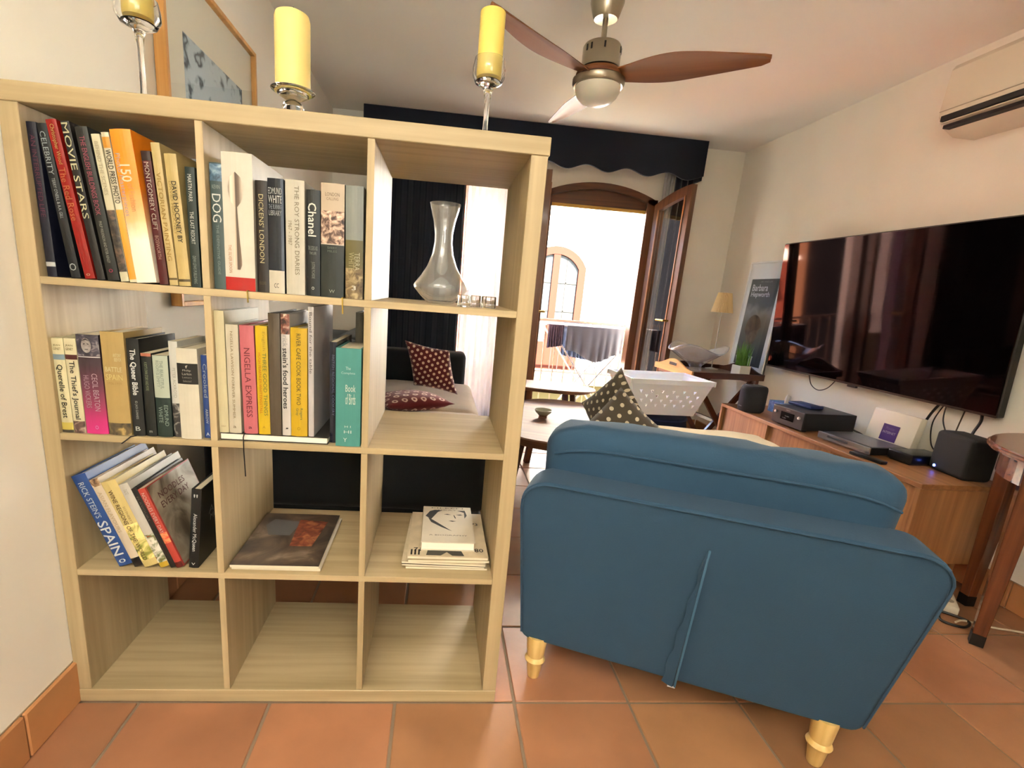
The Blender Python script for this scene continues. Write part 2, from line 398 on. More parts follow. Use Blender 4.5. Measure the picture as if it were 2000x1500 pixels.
# ================================================================ books
pages_m = M('#c8bca0', .9, var=.06, vscale=90, stretch=(1, .05, .05))
def tone(h, k=.62):
    c = srgb(h); f = lambda v: 12.92 * v if v <= .0031308 else 1.055 * v ** (1 / 2.4) - .055
    return '#' + ''.join('%02x' % round(255 * f(v * k)) for v in c[:3])
def lettering(parent, s, w, h, loc, rot, col, bold=0, name='lettering', rough=.5):
    me = text_mesh(s, w, h, bold)
    if not len(me.vertices): return
    return mk(name, me, M(tone(col), rough), parent, loc, rot)
def book(label, x, z, t, h, d, lean, col, texts=(), bands=(), y=.012, rough=.42, group=None, mat=None, hard=True, rotz=0, lift=.0006, coverm=None):
    """standing book; x,z = lower left corner of the spine, lean in degrees to the left"""
    bt = .003 if hard else .001; ov = .004 if hard else .0005
    bm = bmesh.new(); bu = min(.0035, t * .1); K = 6
    pr = [(t * k / K, -bu * math.sin(PI * k / K)) for k in range(K + 1)]
    poly = pr + [(t, d), (t - bt, d), (t - bt, bt)] + [(bt, bt), (bt, d), (0, d)]
    # cover: spine and two boards as one bent strip
    A = [bm.verts.new((a, b, 0)) for a, b in poly]; B = [bm.verts.new((a, b, h)) for a, b in poly]; n = len(poly)
    for k in range(n): bm.faces.new((A[k], A[(k + 1) % n], B[(k + 1) % n], B[k]))
    # caps as strips
    def cap(V):
        bm.faces.new(V[:K + 1] + [V[n - 4 + 0 + 0]] + []) if False else None
        bm.faces.new(V[0:K + 1] + [V[K + 3 + 0 + 0], V[K + 4]]) ; bm.faces.new([V[K], V[K + 1], V[K + 2], V[K + 3]]); bm.faces.new([V[K + 4], V[K + 5], V[n - 1], V[0]])
    cap(A); cap(B)
    a = math.radians(-lean)
    if lean < 0: z = z + t * math.sin(a) + .0003
    m = mat or M(tone(col), rough, var=.05, vscale=25)
    o = mk('book', bm, m, None, (x, y, z + lift), (0, -lean, rotz))
    tag(o, label, 'book', group)
    mk('pages', bbox(bt, t - bt, bt + .0005, d - ov, ov, h - ov), pages_m, o)
    for f0, f1, c in bands:            # printed band across the spine, fractions from the top
        q = bmesh.new(); e = .0004
        L0 = [q.verts.new((px_, py_ - e, h * (1 - f0))) for px_, py_ in pr]; L1 = [q.verts.new((px_, py_ - e, h * (1 - f1))) for px_, py_ in pr]
        for k in range(K): q.faces.new((L0[k], L1[k], L1[k + 1], L0[k + 1]))
        mk('spine_band', q, c if isinstance(c, bpy.types.Material) else M(tone(c), rough), o, smooth=True)
    for tx in texts:                   # (string, from, to, width fraction, centre fraction, colour, mode)
        s, f0, f1, wf, cf, c = tx[:6]; mode = tx[6] if len(tx) > 6 else 'v'
        zc = h * (1 - (f0 + f1) / 2); L_ = h * (f1 - f0); yy = -bu * math.sin(PI * min(1, max(0, cf))) - .0011
        if mode == 'v': lettering(o, s, L_, t * wf, (t * cf, yy, zc), (90, 90, 0), c, tx[7] if len(tx) > 7 else 0)
        else: lettering(o, s, t * wf, L_, (t * cf, -bu - .0011, zc), (90, 0, 0), c, tx[7] if len(tx) > 7 else 0)
    return o
gA, gB, gD, gE, gG = 'art books in the top left cube', 'books in the top middle cube', 'books in the second row left cube', 'cookery books in the second row middle cube', 'leaning cookery books in the third row'
zA = Z3
book('slim navy spine with faint purple lettering beside the shelf side panel', .0503, zA, .019, .304, .25, 1.2, '#181a2c', [('AN INTERRUPTED LIFE', .08, .6, .5, .55, '#6a3347')], [(.9, .93, '#c9c9c4')], group=gA)
book('black leaning book with white lettering beside the red spine', .0985, zA, .019, .304, .25, 6.6, '#15171a', [('CELEBRITY', .05, .32, .55, .5, '#a8b0b4'), ('TERRY O\'NEILL & A.A. GILL', .34, .6, .35, .55, '#b9bcbc'), ('O', .9, .95, .7, .5, '#b9bcbc', 'h')], group=gA)
book('tall glossy red spine with gold lettering', .1265, zA, .0205, .314, .26, 8.2, '#a81d16', [('Christopher Wood', .03, .27, .5, .5, '#d9a25a'), ('The Red Rose', .29, .62, .6, .5, '#cf6a35'), ('o', .965, .98, .4, .5, '#e0b090', 'h')], rough=.25, group=gA)
book('black spine lettered in large pale gold capitals', .1515, zA, .0165, .313, .26, 7.6, '#1c1714', [('MOVIE STARS', .01, .6, .75, .5, '#d8cfa4')], group=gA)
book('dark charcoal spine with dull pink lettering', .1735, zA, .024, .305, .25, 7.0, '#23241f', [('THE ENGLISH BUILDINGS BOOK', .06, .56, .42, .5, '#b0566a'), ('PHILIP WILKINSON AND PETER ASHLEY', .6, .88, .25, .5, '#a9a79c'), ('o', .92, .945, .35, .5, '#b03a5a', 'h')], group=gA)
book('cream paperback with a dark figure at the foot of its spine', .2005, zA, .0165, .294, .24, 6.6, '#e6dcb8', [('BEHIND THE SCENES', .05, .4, .45, .5, '#b5a98a')], [(.5, .93, photo_mat(['#1d1a18', '#3b332b', '#7a5f4a'], 60))], hard=False, group=gA)
book('cream and orange paperback lettered in black capitals', .2190, zA, .0145, .299, .24, 6.2, '#f0e4c2', [('WORLD PRESS PHOTO', .11, .46, .75, .55, '#2c2418', 'v', .01)], [(.03, .1, '#e8a23a'), (.5, .98, ramp_mat([(0, '#d88a2a'), (.6, '#e09a3a'), (1, '#8a6a3a')], 2, .4, 0, .3))], hard=False, group=gA)
book('thick bright orange spine fading to cream with large white 150', .2355, zA, .041, .305, .25, 5.6, '#f28a1c', [('150', .22, .33, .5, .5, '#fbe6c0', 'v', .012), ('Photo Masterpieces', .15, .55, .3, .18, '#a9b0b4'), ('of Fashion', .34, .52, .3, .6, '#e7a86a')], mat=ramp_mat([(0, '#f3dcc4'), (.3, '#f6e2c8'), (.42, '#f4b27a'), (.62, '#f08420'), (1, '#f0861a')], 2, .35, 0, .305, .12, 25), group=gA, y=.008)
book('slim maroon spine with pale lettering', .2815, zA, .0185, .27, .22, 4.2, '#5a1a1c', [('MONTGOMERY CLIFT', .08, .58, .5, .5, '#cdb0a4'), ('BOSWORTH', .62, .8, .4, .5, '#b98c80')], [(0, .07, '#33160f')], rough=.25, group=gA)
book('tall straw coloured spine lettered in darker gold', .3025, zA, .0175, .288, .24, 4.0, '#d9be7e', [('VICTORIAN PAINTING', .2, .82, .5, .5, '#a8853a')], [(.945, .96, '#6b562a')], group=gA)
book('straw coloured paperback lettered in black capitals', .3225, zA, .0245, .269, .23, 3.2, '#d6bb78', [('DAVID HOCKNEY BY', .2, .66, .4, .6, '#1e1a14', 'v', .01), ('DAVID HOCKNEY', .2, .6, .25, .3, '#b09552')], [(.945, .965, '#5e4c28')], hard=False, group=gA)
book('short dark green spine with small white capitals', .3495, zA, .0195, .247, .21, 0.4, '#27352f', [('MARTIN PARR', .06, .28, .4, .5, '#d6d6cc'), ('THE LAST RESORT', .36, .63, .4, .5, '#d6d6cc'), ('DEWI LEWIS PUBLISHING', .73, .97, .35, .5, '#9aa49c')], hard=False, group=gA)

zB = Z3
book('grey green spine with large white capitals reading DOG', .3945, zB, .0265, .262, .2, 0, '#4d5f5c', [('DOG', .24, .46, .68, .5, '#e8e8e0'), ('THE DEFINITIVE GUIDE', .48, .88, .2, .5, '#8a9894'), ('KEVIN', .17, .2, .6, .5, '#9aa49c', 'h')], [(.01, .14, photo_mat(['#23303a', '#4d6a80', '#8fa4b0'], 50))], y=.02, hard=False, group=gB)
spoon = book('thick glossy white cookbook with a large spoon on the spine', .4225, zB, .0635, .284, .21, 0, '#ece3cf', [('THE SILVER SPOON', .66, .87, .1, .2, '#c9855a')], [(.9, 1, '#c8201c')], y=.012, rough=.2, group=gB)
bm = bmesh.new(); sp = []
for k in range(21):                 # spoon outline: bowl, neck and flared handle
    f = k / 20; z_ = .245 - f * .2
    w_ = .0155 * math.sqrt(max(0, 1 - ((f - .17) / .17) ** 2)) if f < .32 else .0022 + (.007 * ((f - .32) / .6) ** 1.6 if f < .92 else .007 * math.sqrt(max(0, 1 - ((f - .92) / .085) ** 2)))
    sp.append((max(w_, .0022 if f > .3 else .0004), z_))
pts = [(-w, z_) for w, z_ in sp] + [(w, z_) for w, z_ in reversed(sp)]
fv = [bm.verts.new((a, 0, b)) for a, b in pts]; bm.faces.new(fv)
smm = bpy.data.materials.new('spoon_print'); smm.use_nodes = True; n_ = smm.node_tree.nodes; L_ = smm.node_tree.links
tc_ = n_.new('ShaderNodeTexCoord'); sx_ = n_.new('ShaderNodeSeparateXYZ'); L_.new(tc_.outputs['Object'], sx_.inputs[0])
mr_ = n_.new('ShaderNodeMapRange'); mr_.inputs[1].default_value = -.016; mr_.inputs[2].default_value = .016; L_.new(sx_.outputs[0], mr_.inputs[0])
cr_ = n_.new('ShaderNodeValToRGB'); L_.new(mr_.outputs[0], cr_.inputs[0]); e_ = cr_.color_ramp.elements
for q in range(4): e_.new(.5)
for q, (p_, c_) in enumerate(((0, '#5a4c40'), (.2, '#d8c8b4'), (.42, '#b8a48e'), (.5, '#4a3c32'), (.7, '#6a5848'), (1, '#cfc0ac'))): e_[q].position = p_; e_[q].color = srgb(c_)
L_.new(cr_.outputs[0], n_['Principled BSDF'].inputs['Base Color']); n_['Principled BSDF'].inputs['Roughness'].default_value = .3
mk('spoon_print', bm, smm, spoon, (.029, -.0045, 0))
book('dark brown spine lettered in large gold capitals', .4885, zB, .0245, .235, .17, 0, '#2b1f16', [("DICKENS' LONDON", .12, .73, .42, .5, '#c9b98a'), ('HEADLAND', .9, .93, .6, .5, '#6b5a44', 'h')], y=.02, group=gB)
book('navy hardback with pale lettering and a cream block at its foot', .5155, zB, .0335, .241, .17, 0, '#131a28', [('EDMUND', .08, .135, .85, .5, '#b8b4ae', 'h'), ('WHITE', .145, .21, .85, .5, '#d0ccc4', 'h'), ('THE BURNING', .22, .26, .8, .5, '#8f9298', 'h'), ('LIBRARY', .27, .315, .8, .5, '#a9a9a8', 'h'), ('CC', .91, .95, .3, .5, '#1a1a1a', 'h')], [(.795, 1, '#ddd2bc')], y=.015, rough=.2, group=gB)
book('thick off white hardback with grey lettering and dates', .5520, zB, .0405, .242, .17, 0, '#d8cfba', [('THE ROY STRONG DIARIES', .05, .82, .24, .62, '#8c8168'), ('1967 - 1987', .35, .56, .2, .25, '#8c8168')], y=.018, group=gB)
book('black spine with large white serif lettering', .5955, zB, .0295, .226, .17, 0, '#171a18', [('Chanel', .12, .43, .6, .45, '#e4e2d6', 'v', .01), ('THE LEGEND AND', .52, .56, .7, .5, '#8c9088', 'h'), ('THE LIFE', .575, .6, .5, .5, '#8c9088', 'h'), ('JUSTINE PICARDIE', .67, .83, .3, .5, '#8c9088'), ('o', .91, .94, .2, .5, '#d0d0c8', 'h')], y=.022, hard=False, group=gB)
book('thick spine with a sepia city photograph above dark green', .6285, zB, .0505, .242, .17, 0, '#20271f', [('LONDON', .08, .11, .6, .5, '#6a5a48', 'h'), ('CALLING', .12, .145, .5, .5, '#8a7660', 'h'), ('BARRY', .545, .565, .4, .5, '#6f766a', 'h'), ('MILES', .575, .595, .4, .5, '#6f766a', 'h'), ('W', .93, .96, .25, .5, '#a8aca0', 'h')], [(0, .235, '#d3bda2'), (.235, .52, photo_mat(['#241712', '#5a4034', '#b89a84', '#d8c4ae'], 70)), (.52, .528, '#d8c8b4')], y=.016, group=gB)
book('grey and olive paperback with a soft landscape on the spine', .6835, zB, .0385, .241, .17, .6, '#8f938a', [('TERRA', .58, .74, .3, .68, '#b8b090'), ('WHITE', .58, .74, .3, .35, '#a89c70'), ('3', .88, .92, .25, .5, '#e4e0d4', 'h')], [(.47, .72, '#6d6433'), (.72, 1, photo_mat(['#3b2a16', '#6d5a38', '#a8946a'], 60))], y=.016, hard=False, group=gB)

zD = Z2
book('cream hardback with a blue band and slanting black title', .0415, zD, .0245, .219, .15, 0.4, '#efe3b4', [('JEAN', .06, .085, .6, .5, '#6a5a34', 'h'), ('GENET', .095, .12, .65, .5, '#6a5a34', 'h'), ('Querelle of Brest', .27, .84, .58, .5, '#17130e', 'v', .012)], [(.165, .22, '#8fa6b0'), (.89, .97, '#e5cf62'), (.97, 1, '#4a4436')], y=.012, group=gD)
book('cream hardback with a maroon band and slanting black title', .0675, zD, .025, .22, .15, 0.4, '#efe2b8', [('JEAN', .06, .085, .6, .5, '#6a5a34', 'h'), ('GENET', .095, .12, .65, .5, '#6a5a34', 'h'), ("The Thief's Journal", .23, .85, .6, .5, '#17130e', 'v', .012)], [(.165, .215, '#5a2420'), (.87, 1, photo_mat(['#2a1c18', '#5e453c', '#c8b09a'], 60))], y=.012, group=gD)
cb = book('thick paperback fading to magenta with a portrait photo on top', .0945, zD, .0475, .231, .15, 0.4, '#7a2a4a', [('CECIL BEATON', .38, .76, .26, .68, '#c9b0b8'), ('HUGO VICKERS', .4, .73, .24, .3, '#b89aa4'), ('o', .91, .95, .15, .55, '#e0a0c0', 'h')], [(0, .205, photo_mat(['#17141c', '#3a3440', '#cfc6c2'], 32)), (.212, .222, '#d8d0cc')], mat=ramp_mat([(0, '#c02a72'), (.12, '#b32868'), (.3, '#8a3050'), (.5, '#5c2c3c'), (.7, '#3c2a30'), (1, '#2c2428')], 2, .35, 0, .231), y=.012, hard=False, group=gD)
bm = bmesh.new(); bm.faces.new([bm.verts.new((.0105 * math.cos(2 * PI * k / 20), 0, .0165 * math.sin(2 * PI * k / 20))) for k in range(20)])
hd = mk('portrait_print', bm, photo_mat(['#6a625e', '#8c847e', '#9c948e'], 60), cb, (.023, -.0052, .207))
bm = bmesh.new()
for pts_ in (((-.006, .004), (-.002, .005), (-.002, .003), (-.006, .002)), ((.002, .005), (.006, .004), (.006, .002), (.002, .003)), ((-.004, -.008), (.004, -.008), (.003, -.0095), (-.003, -.0095)), ((-.009, .01), (0, .016), (.009, .01), (0, .0125))): bm.faces.new([bm.verts.new((a, 0, b)) for a, b in pts_])
mk('portrait_print', bm, M('#2a2628', .6), cb, (.023, -.0054, .207))
book('thick sand coloured hardback with pale title and dark foot', .1445, zD, .0495, .241, .16, 0, '#c8a868', [('ANTONY', .2, .235, .35, .7, '#e6dcae', 'h'), ('BEEVOR', .24, .275, .3, .72, '#e6dcae', 'h'), ('BATTLE', .33, .375, .72, .5, '#eadfae', 'h'), ('SPAIN', .40, .455, .72, .5, '#ecd98e', 'h'), ('1936-1939', .475, .5, .6, .5, '#b09050', 'h')], [(.88, 1, photo_mat(['#2a241a', '#4a4030', '#6a5a3a', '#b0945a'], 45))], y=.012, group=gD)
book('black hardback lettered in bold white', .1975, zD, .0265, .228, .16, -.3, '#1b1d1c', [('The Queer Bible', .1, .57, .55, .5, '#f0f0ea', 'v', .02), ('ED. JACK GUINNESS', .63, .82, .25, .5, '#b8bab4'), ('B', .9, .945, .4, .5, '#e0e0d8', 'h')], y=.012, group=gD)
book('small black paperback with a coral stripe along its head', .2265, zD, .0225, .197, .13, 0, '#171a16', [('A BOY\'S OWN STORY AND MORE', .1, .44, .3, .5, '#8f9a78'), ('m', .93, .955, .3, .5, '#c8c8c0', 'h')], [(0, .035, '#c87a5e')], y=.014, hard=False, group=gD)
book('small paperback pale green above and dark green below', .2515, zD, .0335, .194, .13, 0, '#24362f', [('THE BEAUTIFUL', .06, .4, .22, .6, '#7a8a80'), ('ROOM IS EMPTY', .06, .38, .2, .35, '#8a988c'), ('EDMUND', .6, .86, .26, .72, '#a0b0a4'), ('WHITE', .62, .82, .26, .35, '#a0b0a4')], [(0, .51, '#c4ccb8')], y=.014, hard=False, group=gD)
book('slim white paperback with dark silhouettes at its foot', .2865, zD, .0195, .228, .14, 0, '#dfdcd0', [('PETER ACKROYD', .27, .58, .35, .5, '#a8a498')], [(.64, 1, photo_mat(['#1a1a18', '#2c2a28', '#c8c4b8'], 40))], y=.018, hard=False, group=gD)
book('thick plain cream hardback with a square black label', .3075, zD, .0455, .215, .15, 0, '#e6ddc6', [('f', .18, .21, .12, .5, '#e8e4d8', 'h'), ('Philip', .225, .25, .4, .5, '#c8c4b8', 'h'), ('Larkin', .26, .285, .45, .5, '#c8c4b8', 'h'), ('Letters', .3, .32, .45, .5, '#98968c', 'h'), ('Selected', .34, .36, .4, .5, '#98968c', 'h')], [(.16, .385, '#15130f')], y=.008, group=gD)
book('short blue paperback with pale curly lettering at the divider', .3555, zD, .0165, .2, .13, 0, '#2f4c8e', [('Crooked', .1, .5, .5, .5, '#a8b0b4'), ('ARROW', .64, .82, .35, .5, '#c8ccd0'), ('A', .93, .97, .5, .5, '#e0e0e0', 'h')], y=.02, hard=False, group=gD)

# lying book below the row of cookery books
lb = thing('book', 'thin white book lying flat under the row of cookery books', 'book', (.3945, .012, Z2 + .0005))
mk('cover', bbox(0, .252, 0, .2, 0, .0022), M('#2a2622', .5), lb); mk('cover', bbox(0, .252, 0, .2, .0155, .018), M('#2a2622', .5), lb)
mk('pages', bbox(.001, .249, .001, .197, .0023, .0154), M('#e4dccb', .85, var=.05, vscale=120, stretch=(.05, .05, 1)), lb)
zE = Z2 + .0188
book('tall plain cream hardback with a creamy marbled cover', .3935, zE, .0215, .286, .22, 0.2, '#ddd0a6', [('ARABESQUE', .94, .95, .5, .5, '#8a7c54', 'h')], y=.012, group=gE)
book('cream spine with brown spaced capitals beside the pink book', .4165, zE, .0275, .257, .2, 0, '#d9ceb4', [('NIGELLA LAWSON FOREVER SUMMER', .06, .86, .2, .5, '#8a7650'), ('a', .93, .95, .25, .5, '#7a6a4a', 'h')], y=.012, group=gE)
book('salmon pink spine lettered in dark red capitals', .4505, zE, .0315, .257, .2, .8, '#d9737a', [('NIGELLA EXPRESS', .2, .84, .42, .5, '#7a2430'), ('a', .93, .95, .25, .5, '#5a2030', 'h')], y=.012, group=gE)
book('yellow spine with green and orange lettering beside the brown book', .4845, zE, .0265, .258, .2, .6, '#e2bd16', [('English', .05, .22, .3, .7, '#b89a20'), ('THREE GOOD THINGS', .24, .82, .32, .72, '#6a7a3a'), ('HUGH FEARNLEY-WHITTINGSTALL', .24, .8, .22, .32, '#c8641c'), ('A', .92, .94, .25, .5, '#a8861c', 'h')], y=.012, group=gE)
book('tall plain grey brown hardback between yellow and white spines', .5125, zE, .0255, .289, .22, 0, '#5e503e', [], y=.008, rough=.3, group=gE)
book('white spine in bold black lower case below a food photograph', .5395, zE, .0195, .289, .22, 0, '#ddd6cc', [('rick', .17, .26, .55, .5, '#a8a8a8'), ("stein's food heroes", .27, .77, .62, .5, '#1c1814', 'v', .015), ('j', .93, .945, .5, .5, '#3a3a3a', 'h')], [(0, .16, photo_mat(['#2b1a14', '#7a4636', '#d8c8b0'], 60))], y=.012, group=gE)
book('thick yellow spine with dark green spaced capitals', .5605, zE, .0375, .259, .2, -.2, '#dcb31a', [('RIVER CAFE COOK BOOK TWO', .05, .7, .26, .5, '#4a4a20'), ('Gray', .73, .8, .2, .4, '#4a6a4a'), ('Rogers', .73, .84, .2, .65, '#4a6a4a'), ('o', .91, .94, .2, .5, '#a88a1c', 'h')], y=.01, group=gE)
book('tall slim white magazine file with a mauve cover', .6005, zE, .0125, .309, .21, 0, '#cfc8c4', [('Bound for the table', .04, .5, .5, .5, '#55504e')], y=.012, hard=False, group=gE, mat=None)
book('dark navy glossy spine between grey magazine and teal book', .6475, Z2, .0165, .249, .2, .3, '#1c1f30', [('BRITISH REGIONAL COOKERY', .12, .72, .35, .5, '#5a5e74')], y=.03, rough=.2, hard=False, group=gE)
book('thick teal cloth hardback with silver lettering and bird', .6655, Z2, .0585, .239, .17, .2, '#4f9c92', [('The', .18, .21, .2, .5, '#c8dcd4', 'h'), ('Complete', .23, .26, .55, .5, '#b8d4cc', 'h'), ('Book', .36, .43, .4, .6, '#e4e8d8', 'h'), ('of Birds', .45, .56, .4, .6, '#e4e8d8', 'h'), ('H I', .78, .8, .25, .5, '#dfe8e0', 'h'), ('HI', .83, .86, .3, .5, '#dfe8e0', 'h'), ('Y', .91, .95, .15, .4, '#e8ece4', 'h')], y=.008, rough=.6, group=gE)
book('pale grey tall book standing behind the teal one', .672, Z2, .02, .31, .14, 0, '#b8b0a2', y=.235, group=gE)
book('charcoal tall book standing behind the teal one', .696, Z2, .02, .302, .14, 0, '#4c4648', y=.235, group=gE)

# leaning books, third row
zG = Z1; LN = 20.5; xg = .1298
def lean_book(label, t, h, col, texts, bands=(), d=.2, y=.02, gap=.0006, **k):
    global xg
    o = book(label, xg, zG, t, h, d, LN, col, texts, bands, y=y, group=gG, **k)
    xg += t / math.cos(math.radians(LN)) + gap
    return o
lean_book('leaning thick blue spine with large white capitals', .034, .254, '#2d559a', [("RICK STEIN'S", .08, .46, .42, .5, '#dfe4e8'), ('SPAIN', .5, .88, .72, .5, '#eef0f0', 'v', .008), ('0', .925, .965, .5, .5, '#e8ecf0', 'h')], d=.25)
lean_book('leaning cream spine with a black foot and faint title', .022, .246, '#e8d8bc', [('ASIAN FLAVOURS', .14, .6, .42, .5, '#cdb48c')], [(0, .08, photo_mat(['#3a2418', '#8a6a4a', '#e8d8bc'], 60)), (.9, 1, '#1c1714')], d=.24)
lean_book('leaning pale yellow spine with brown title and vine picture', .0355, .24, '#ecd488', [('SOTHEBY\'S', .3, .5, .16, .72, '#9a8050'), ('WINE REGIONS OF THE WORLD', .1, .92, .3, .38, '#5a4020', 'v', .006)], [(.5, .92, photo_mat(['#3a4a1c', '#8a8a3a', '#ecd488', '#ecd488'], 30))], d=.22)
lean_book('leaning white spine with a food picture near its foot', .0225, .236, '#dcd6c8', [('TASTE', .06, .12, .4, .5, '#b0aa9a')], [(.6, .94, photo_mat(['#a02c18', '#5a6a3a', '#d8d0c0', '#d8d0c0'], 50)), (.94, 1, '#e0b93a')], d=.24)
lean_book('leaning slim black spine beside the red one', .0135, .226, '#201c1a', [('FLAVOURS', .1, .4, .4, .5, '#6a625a')], d=.22)
nb = lean_book('leaning coral red spine with a noodle picture on its cover', .0175, .225, '#cf4a3c', [('NOODLES EVERY DAY', .05, .55, .5, .5, '#f0cfc0')], [(.55, .68, photo_mat(['#c83a24', '#e08a5a', '#b0a070'], 60)), (.93, 1, '#6a1c18')], d=.215, hard=False)
# its cover picture, seen on the right hand board
mk('cover_picture', bbox(.0178, .0181, .006, .213, .003, .222), photo_mat(['#2e241a', '#5e4e3a', '#a0937e', '#b4aa98'], 7), nb)
for s, zz, w in (('NOODLES', .188, .125), ('EVERY DAY', .163, .135)): lettering(nb, s, w, .017, (.0185, .095, zz), (90, 0, 90), '#6a3026', .01)
mq = book('upright black book with white script along its spine', .297, zG, .0235, .217, .17, -5.0, '#161716', [('Alexander McQueen', .3, .78, .45, .5, '#e8e8e4'), ('"', .06, .1, .4, .5, '#e8e8e4', 'h'), ('v', .93, .96, .4, .5, '#e8e8e4', 'h')], y=.022, group=gG)
for s, zz, w, yy in (('A', .14, .03, .06), ('McQ', .115, .06, .085)): lettering(mq, s, w, .022, (.0242, yy, zz), (90, 0, 90), '#9a9a96')

# ---- flat magazines
mg = 'magazines lying in the third row'
def flat_mag(label, x, y, z, w, d, t, rz, cover, page='#d8cbb0', group=mg):
    o = thing('magazine', label, 'magazine', (x, y, z), rz, group)
    bm = bbox(-w / 2, w / 2, -d / 2, d / 2, 0, t - .0008, .0008, 1); mk('pages', bm, M(page, .8, var=.08, vscale=150, stretch=(.05, .05, 1)), o)
    c = bbox(-w / 2 - .0005, w / 2 + .0005, -d / 2 - .0005, d / 2 + .0005, t - .0008, t); mk('cover', c, cover, o)
    return o
x0 = .5085
flat_mag('white edged magazine underneath the dark picture cover', x0 + .006, .165, Z1 + .0005, .225, .29, .009, 0, M('#cfc6b4', .5))
cov = photo_mat(['#211912', '#3a2e24', '#5c4a3a', '#8e7f6c'], 9, .3)
fm = flat_mag('magazine with a dark still life picture on its cover', x0 + .002, .163, Z1 + .0098, .222, .298, .009, .6, cov)
bm = bmesh.new(); vv = [bm.verts.new(p) for p in ((-.06, .0, 0), (.0, .0, 0), (.012, .085, 0), (-.07, .1, 0), (-.085, .06, 0))]; bm.faces.new(vv); mk('cover_shape', bm, M('#5c5a58', .4), fm, (-.005, .01, .0094))
bm = bmesh.new(); vv = [bm.verts.new(p) for p in ((.01, -.06, 0), (.07, -.06, 0), (.085, .09, 0), (.0, .1, 0))]; bm.faces.new(vv); mk('cover_shape', bm, photo_mat(['#4a1c14', '#7a3a22', '#a0663c'], 40), fm, (0, .01, .0095))
zz = Z1 + .0005
for k, (w, d, t, dx, dy, r, c, lab) in enumerate([
    (.222, .28, .006, .0, .0, 0, '#b8a88c', 'bottom magazine of the stack with buff page edges'),
    (.225, .285, .0055, -.006, .004, -1.5, '#4a3c30', 'dark covered magazine second from the bottom of the stack'),
    (.228, .28, .006, -.004, .002, -2, '#c4b496', 'buff magazine in the middle of the stack'),
    (.222, .27, .007, .003, .0, 1, '#a89878', 'tan magazine fourth up the stack with curling edges'),
    (.22, .272, .008, .002, .004, 0, '#cbb99a', 'topmost magazine with black letters along its near edge')]):
    o = flat_mag(lab, .958 + dx, .185 + dy, zz, w, d, t, r, M(c, .5, var=.1, vscale=30)); zz += t + .0003
bm = bmesh.new(); vv = [bm.verts.new(p) for p in ((-.06, -.13, 0), (.045, -.13, 0), (.035, -.095, 0), (-.055, -.095, 0))]; bm.faces.new(vv); mk('cover_print', bm, M('#2e2a24', .5), o, (0, 0, .0084))
bm = bmesh.new(); vv = [bm.verts.new(p) for p in ((-.02, -.1305, 0), (.012, -.1305, 0), (-.003, -.112, 0))]; bm.faces.new(vv); mk('cover_print', bm, M('#b8a88a', .5), o, (0, 0, .0087))
for s, a, b, w in (('71', -.085, -.1, .02), ('III', -.09, -.115, .025), ("'80", .085, -.098, .03), ('73', .085, .06, .02)): lettering(o, s, w, None, (a, b, .0086), (0, 0, 0), '#221e1a', .01)
fb = thing('book', 'thick white hardback with a drawn face lying on the magazine stack', 'book', (.96, .2, zz), 0)
mk('cover', bbox(-.075, .075, -.115, .115, 0, .0025), M('#cfc3ae', .5), fb); mk('cover', bbox(-.075, .075, -.115, .115, .0235, .026), M('#cabda6', .5, var=.04, vscale=20), fb)
mk('spine', bbox(-.0765, -.0735, -.115, .115, .0, .026, .001, 1), M('#c4b69c', .5), fb); mk('pages', bbox(-.0734, .072, -.1125, .1125, .0026, .0234), M('#f0e9d6', .85, var=.04, vscale=120, stretch=(.05, .05, 1)), fb)
ink = M('#231f1b', .6); bm = bmesh.new()
def poly2(bm, pts): bm.faces.new([bm.verts.new((a, b, 0)) for a, b in pts])
poly2(bm, [(-.055, .075), (-.04, .085), (-.015, .083), (-.03, .07), (-.05, .02), (-.068, .04)]); poly2(bm, [(-.06, .03), (-.045, .015), (.012, -.055), (-.02, -.03), (-.05, .0)])
poly2(bm, [(.03, .083), (.055, .085), (.06, .05), (.052, .03), (.052, .07)]); poly2(bm, [(-.012, .055), (.0, .058), (.012, .053), (.0, .052)]); poly2(bm, [(.025, .053), (.04, .057), (.048, .052), (.036, .05)])
poly2(bm, [(.002, .01), (.012, .013), (.026, .01), (.014, .006)]); poly2(bm, [(.018, .05), (.022, .03), (.026, .028), (.021, .05)])
mk('cover_drawing', bm, ink, fb, (0, .005, .0264))
for s, b, w in (('EILEEN', .104, .1), ('GRAY', .09, .06), ('A BIOGRAPHY', -.075, .11)): lettering(fb, s, w, .006, (0, b, .0265), (0, 0, 0), '#3a332c')

# bookmark ribbons hanging over shelf edges
rb = bmesh.new()
for (x, z, h, c, lab) in ((.472, Z3, .024, '#8a7226', 'short gold ribbon bookmark hanging below the white spoon cookbook'), (.679, Z3, .034, '#a8882a', 'thin yellow ribbon bookmark hanging below the olive paperback')):
    o = tag(mk('ribbon_bookmark', tube([(x, .03, z + .0012), (x, -.0015, z + .0012), (x + .001, -.003, z - .004), (x + .002, -.003, z - h)], .0016 if h < .05 else .003, 6), M(c, .6)), lab, 'bookmark')
rb.free()
tag(mk('ribbon_bookmark', tube([(.452, .012, Z2 + .0195), (.452, .006, Z2 + .0195), (.452, -.001, Z2 + .012), (.453, -.003, Z2 - .02), (.455, -.003, Z2 - .085)], .0014, 6), M('#1a1512', .7)), 'thin black ribbon bookmark hanging from the pink cookery book', 'bookmark')
tag(mk('ribbon_bookmark', tube([(.205, .01, Z2 + .0012), (.198, -.001, Z2 + .001), (.188, -.003, Z2 - .008), (.178, -.003, Z2 - .016)], .0014, 6), M('#1a1512', .7)), 'short black ribbon bookmark poking out below the bold white title', 'bookmark')

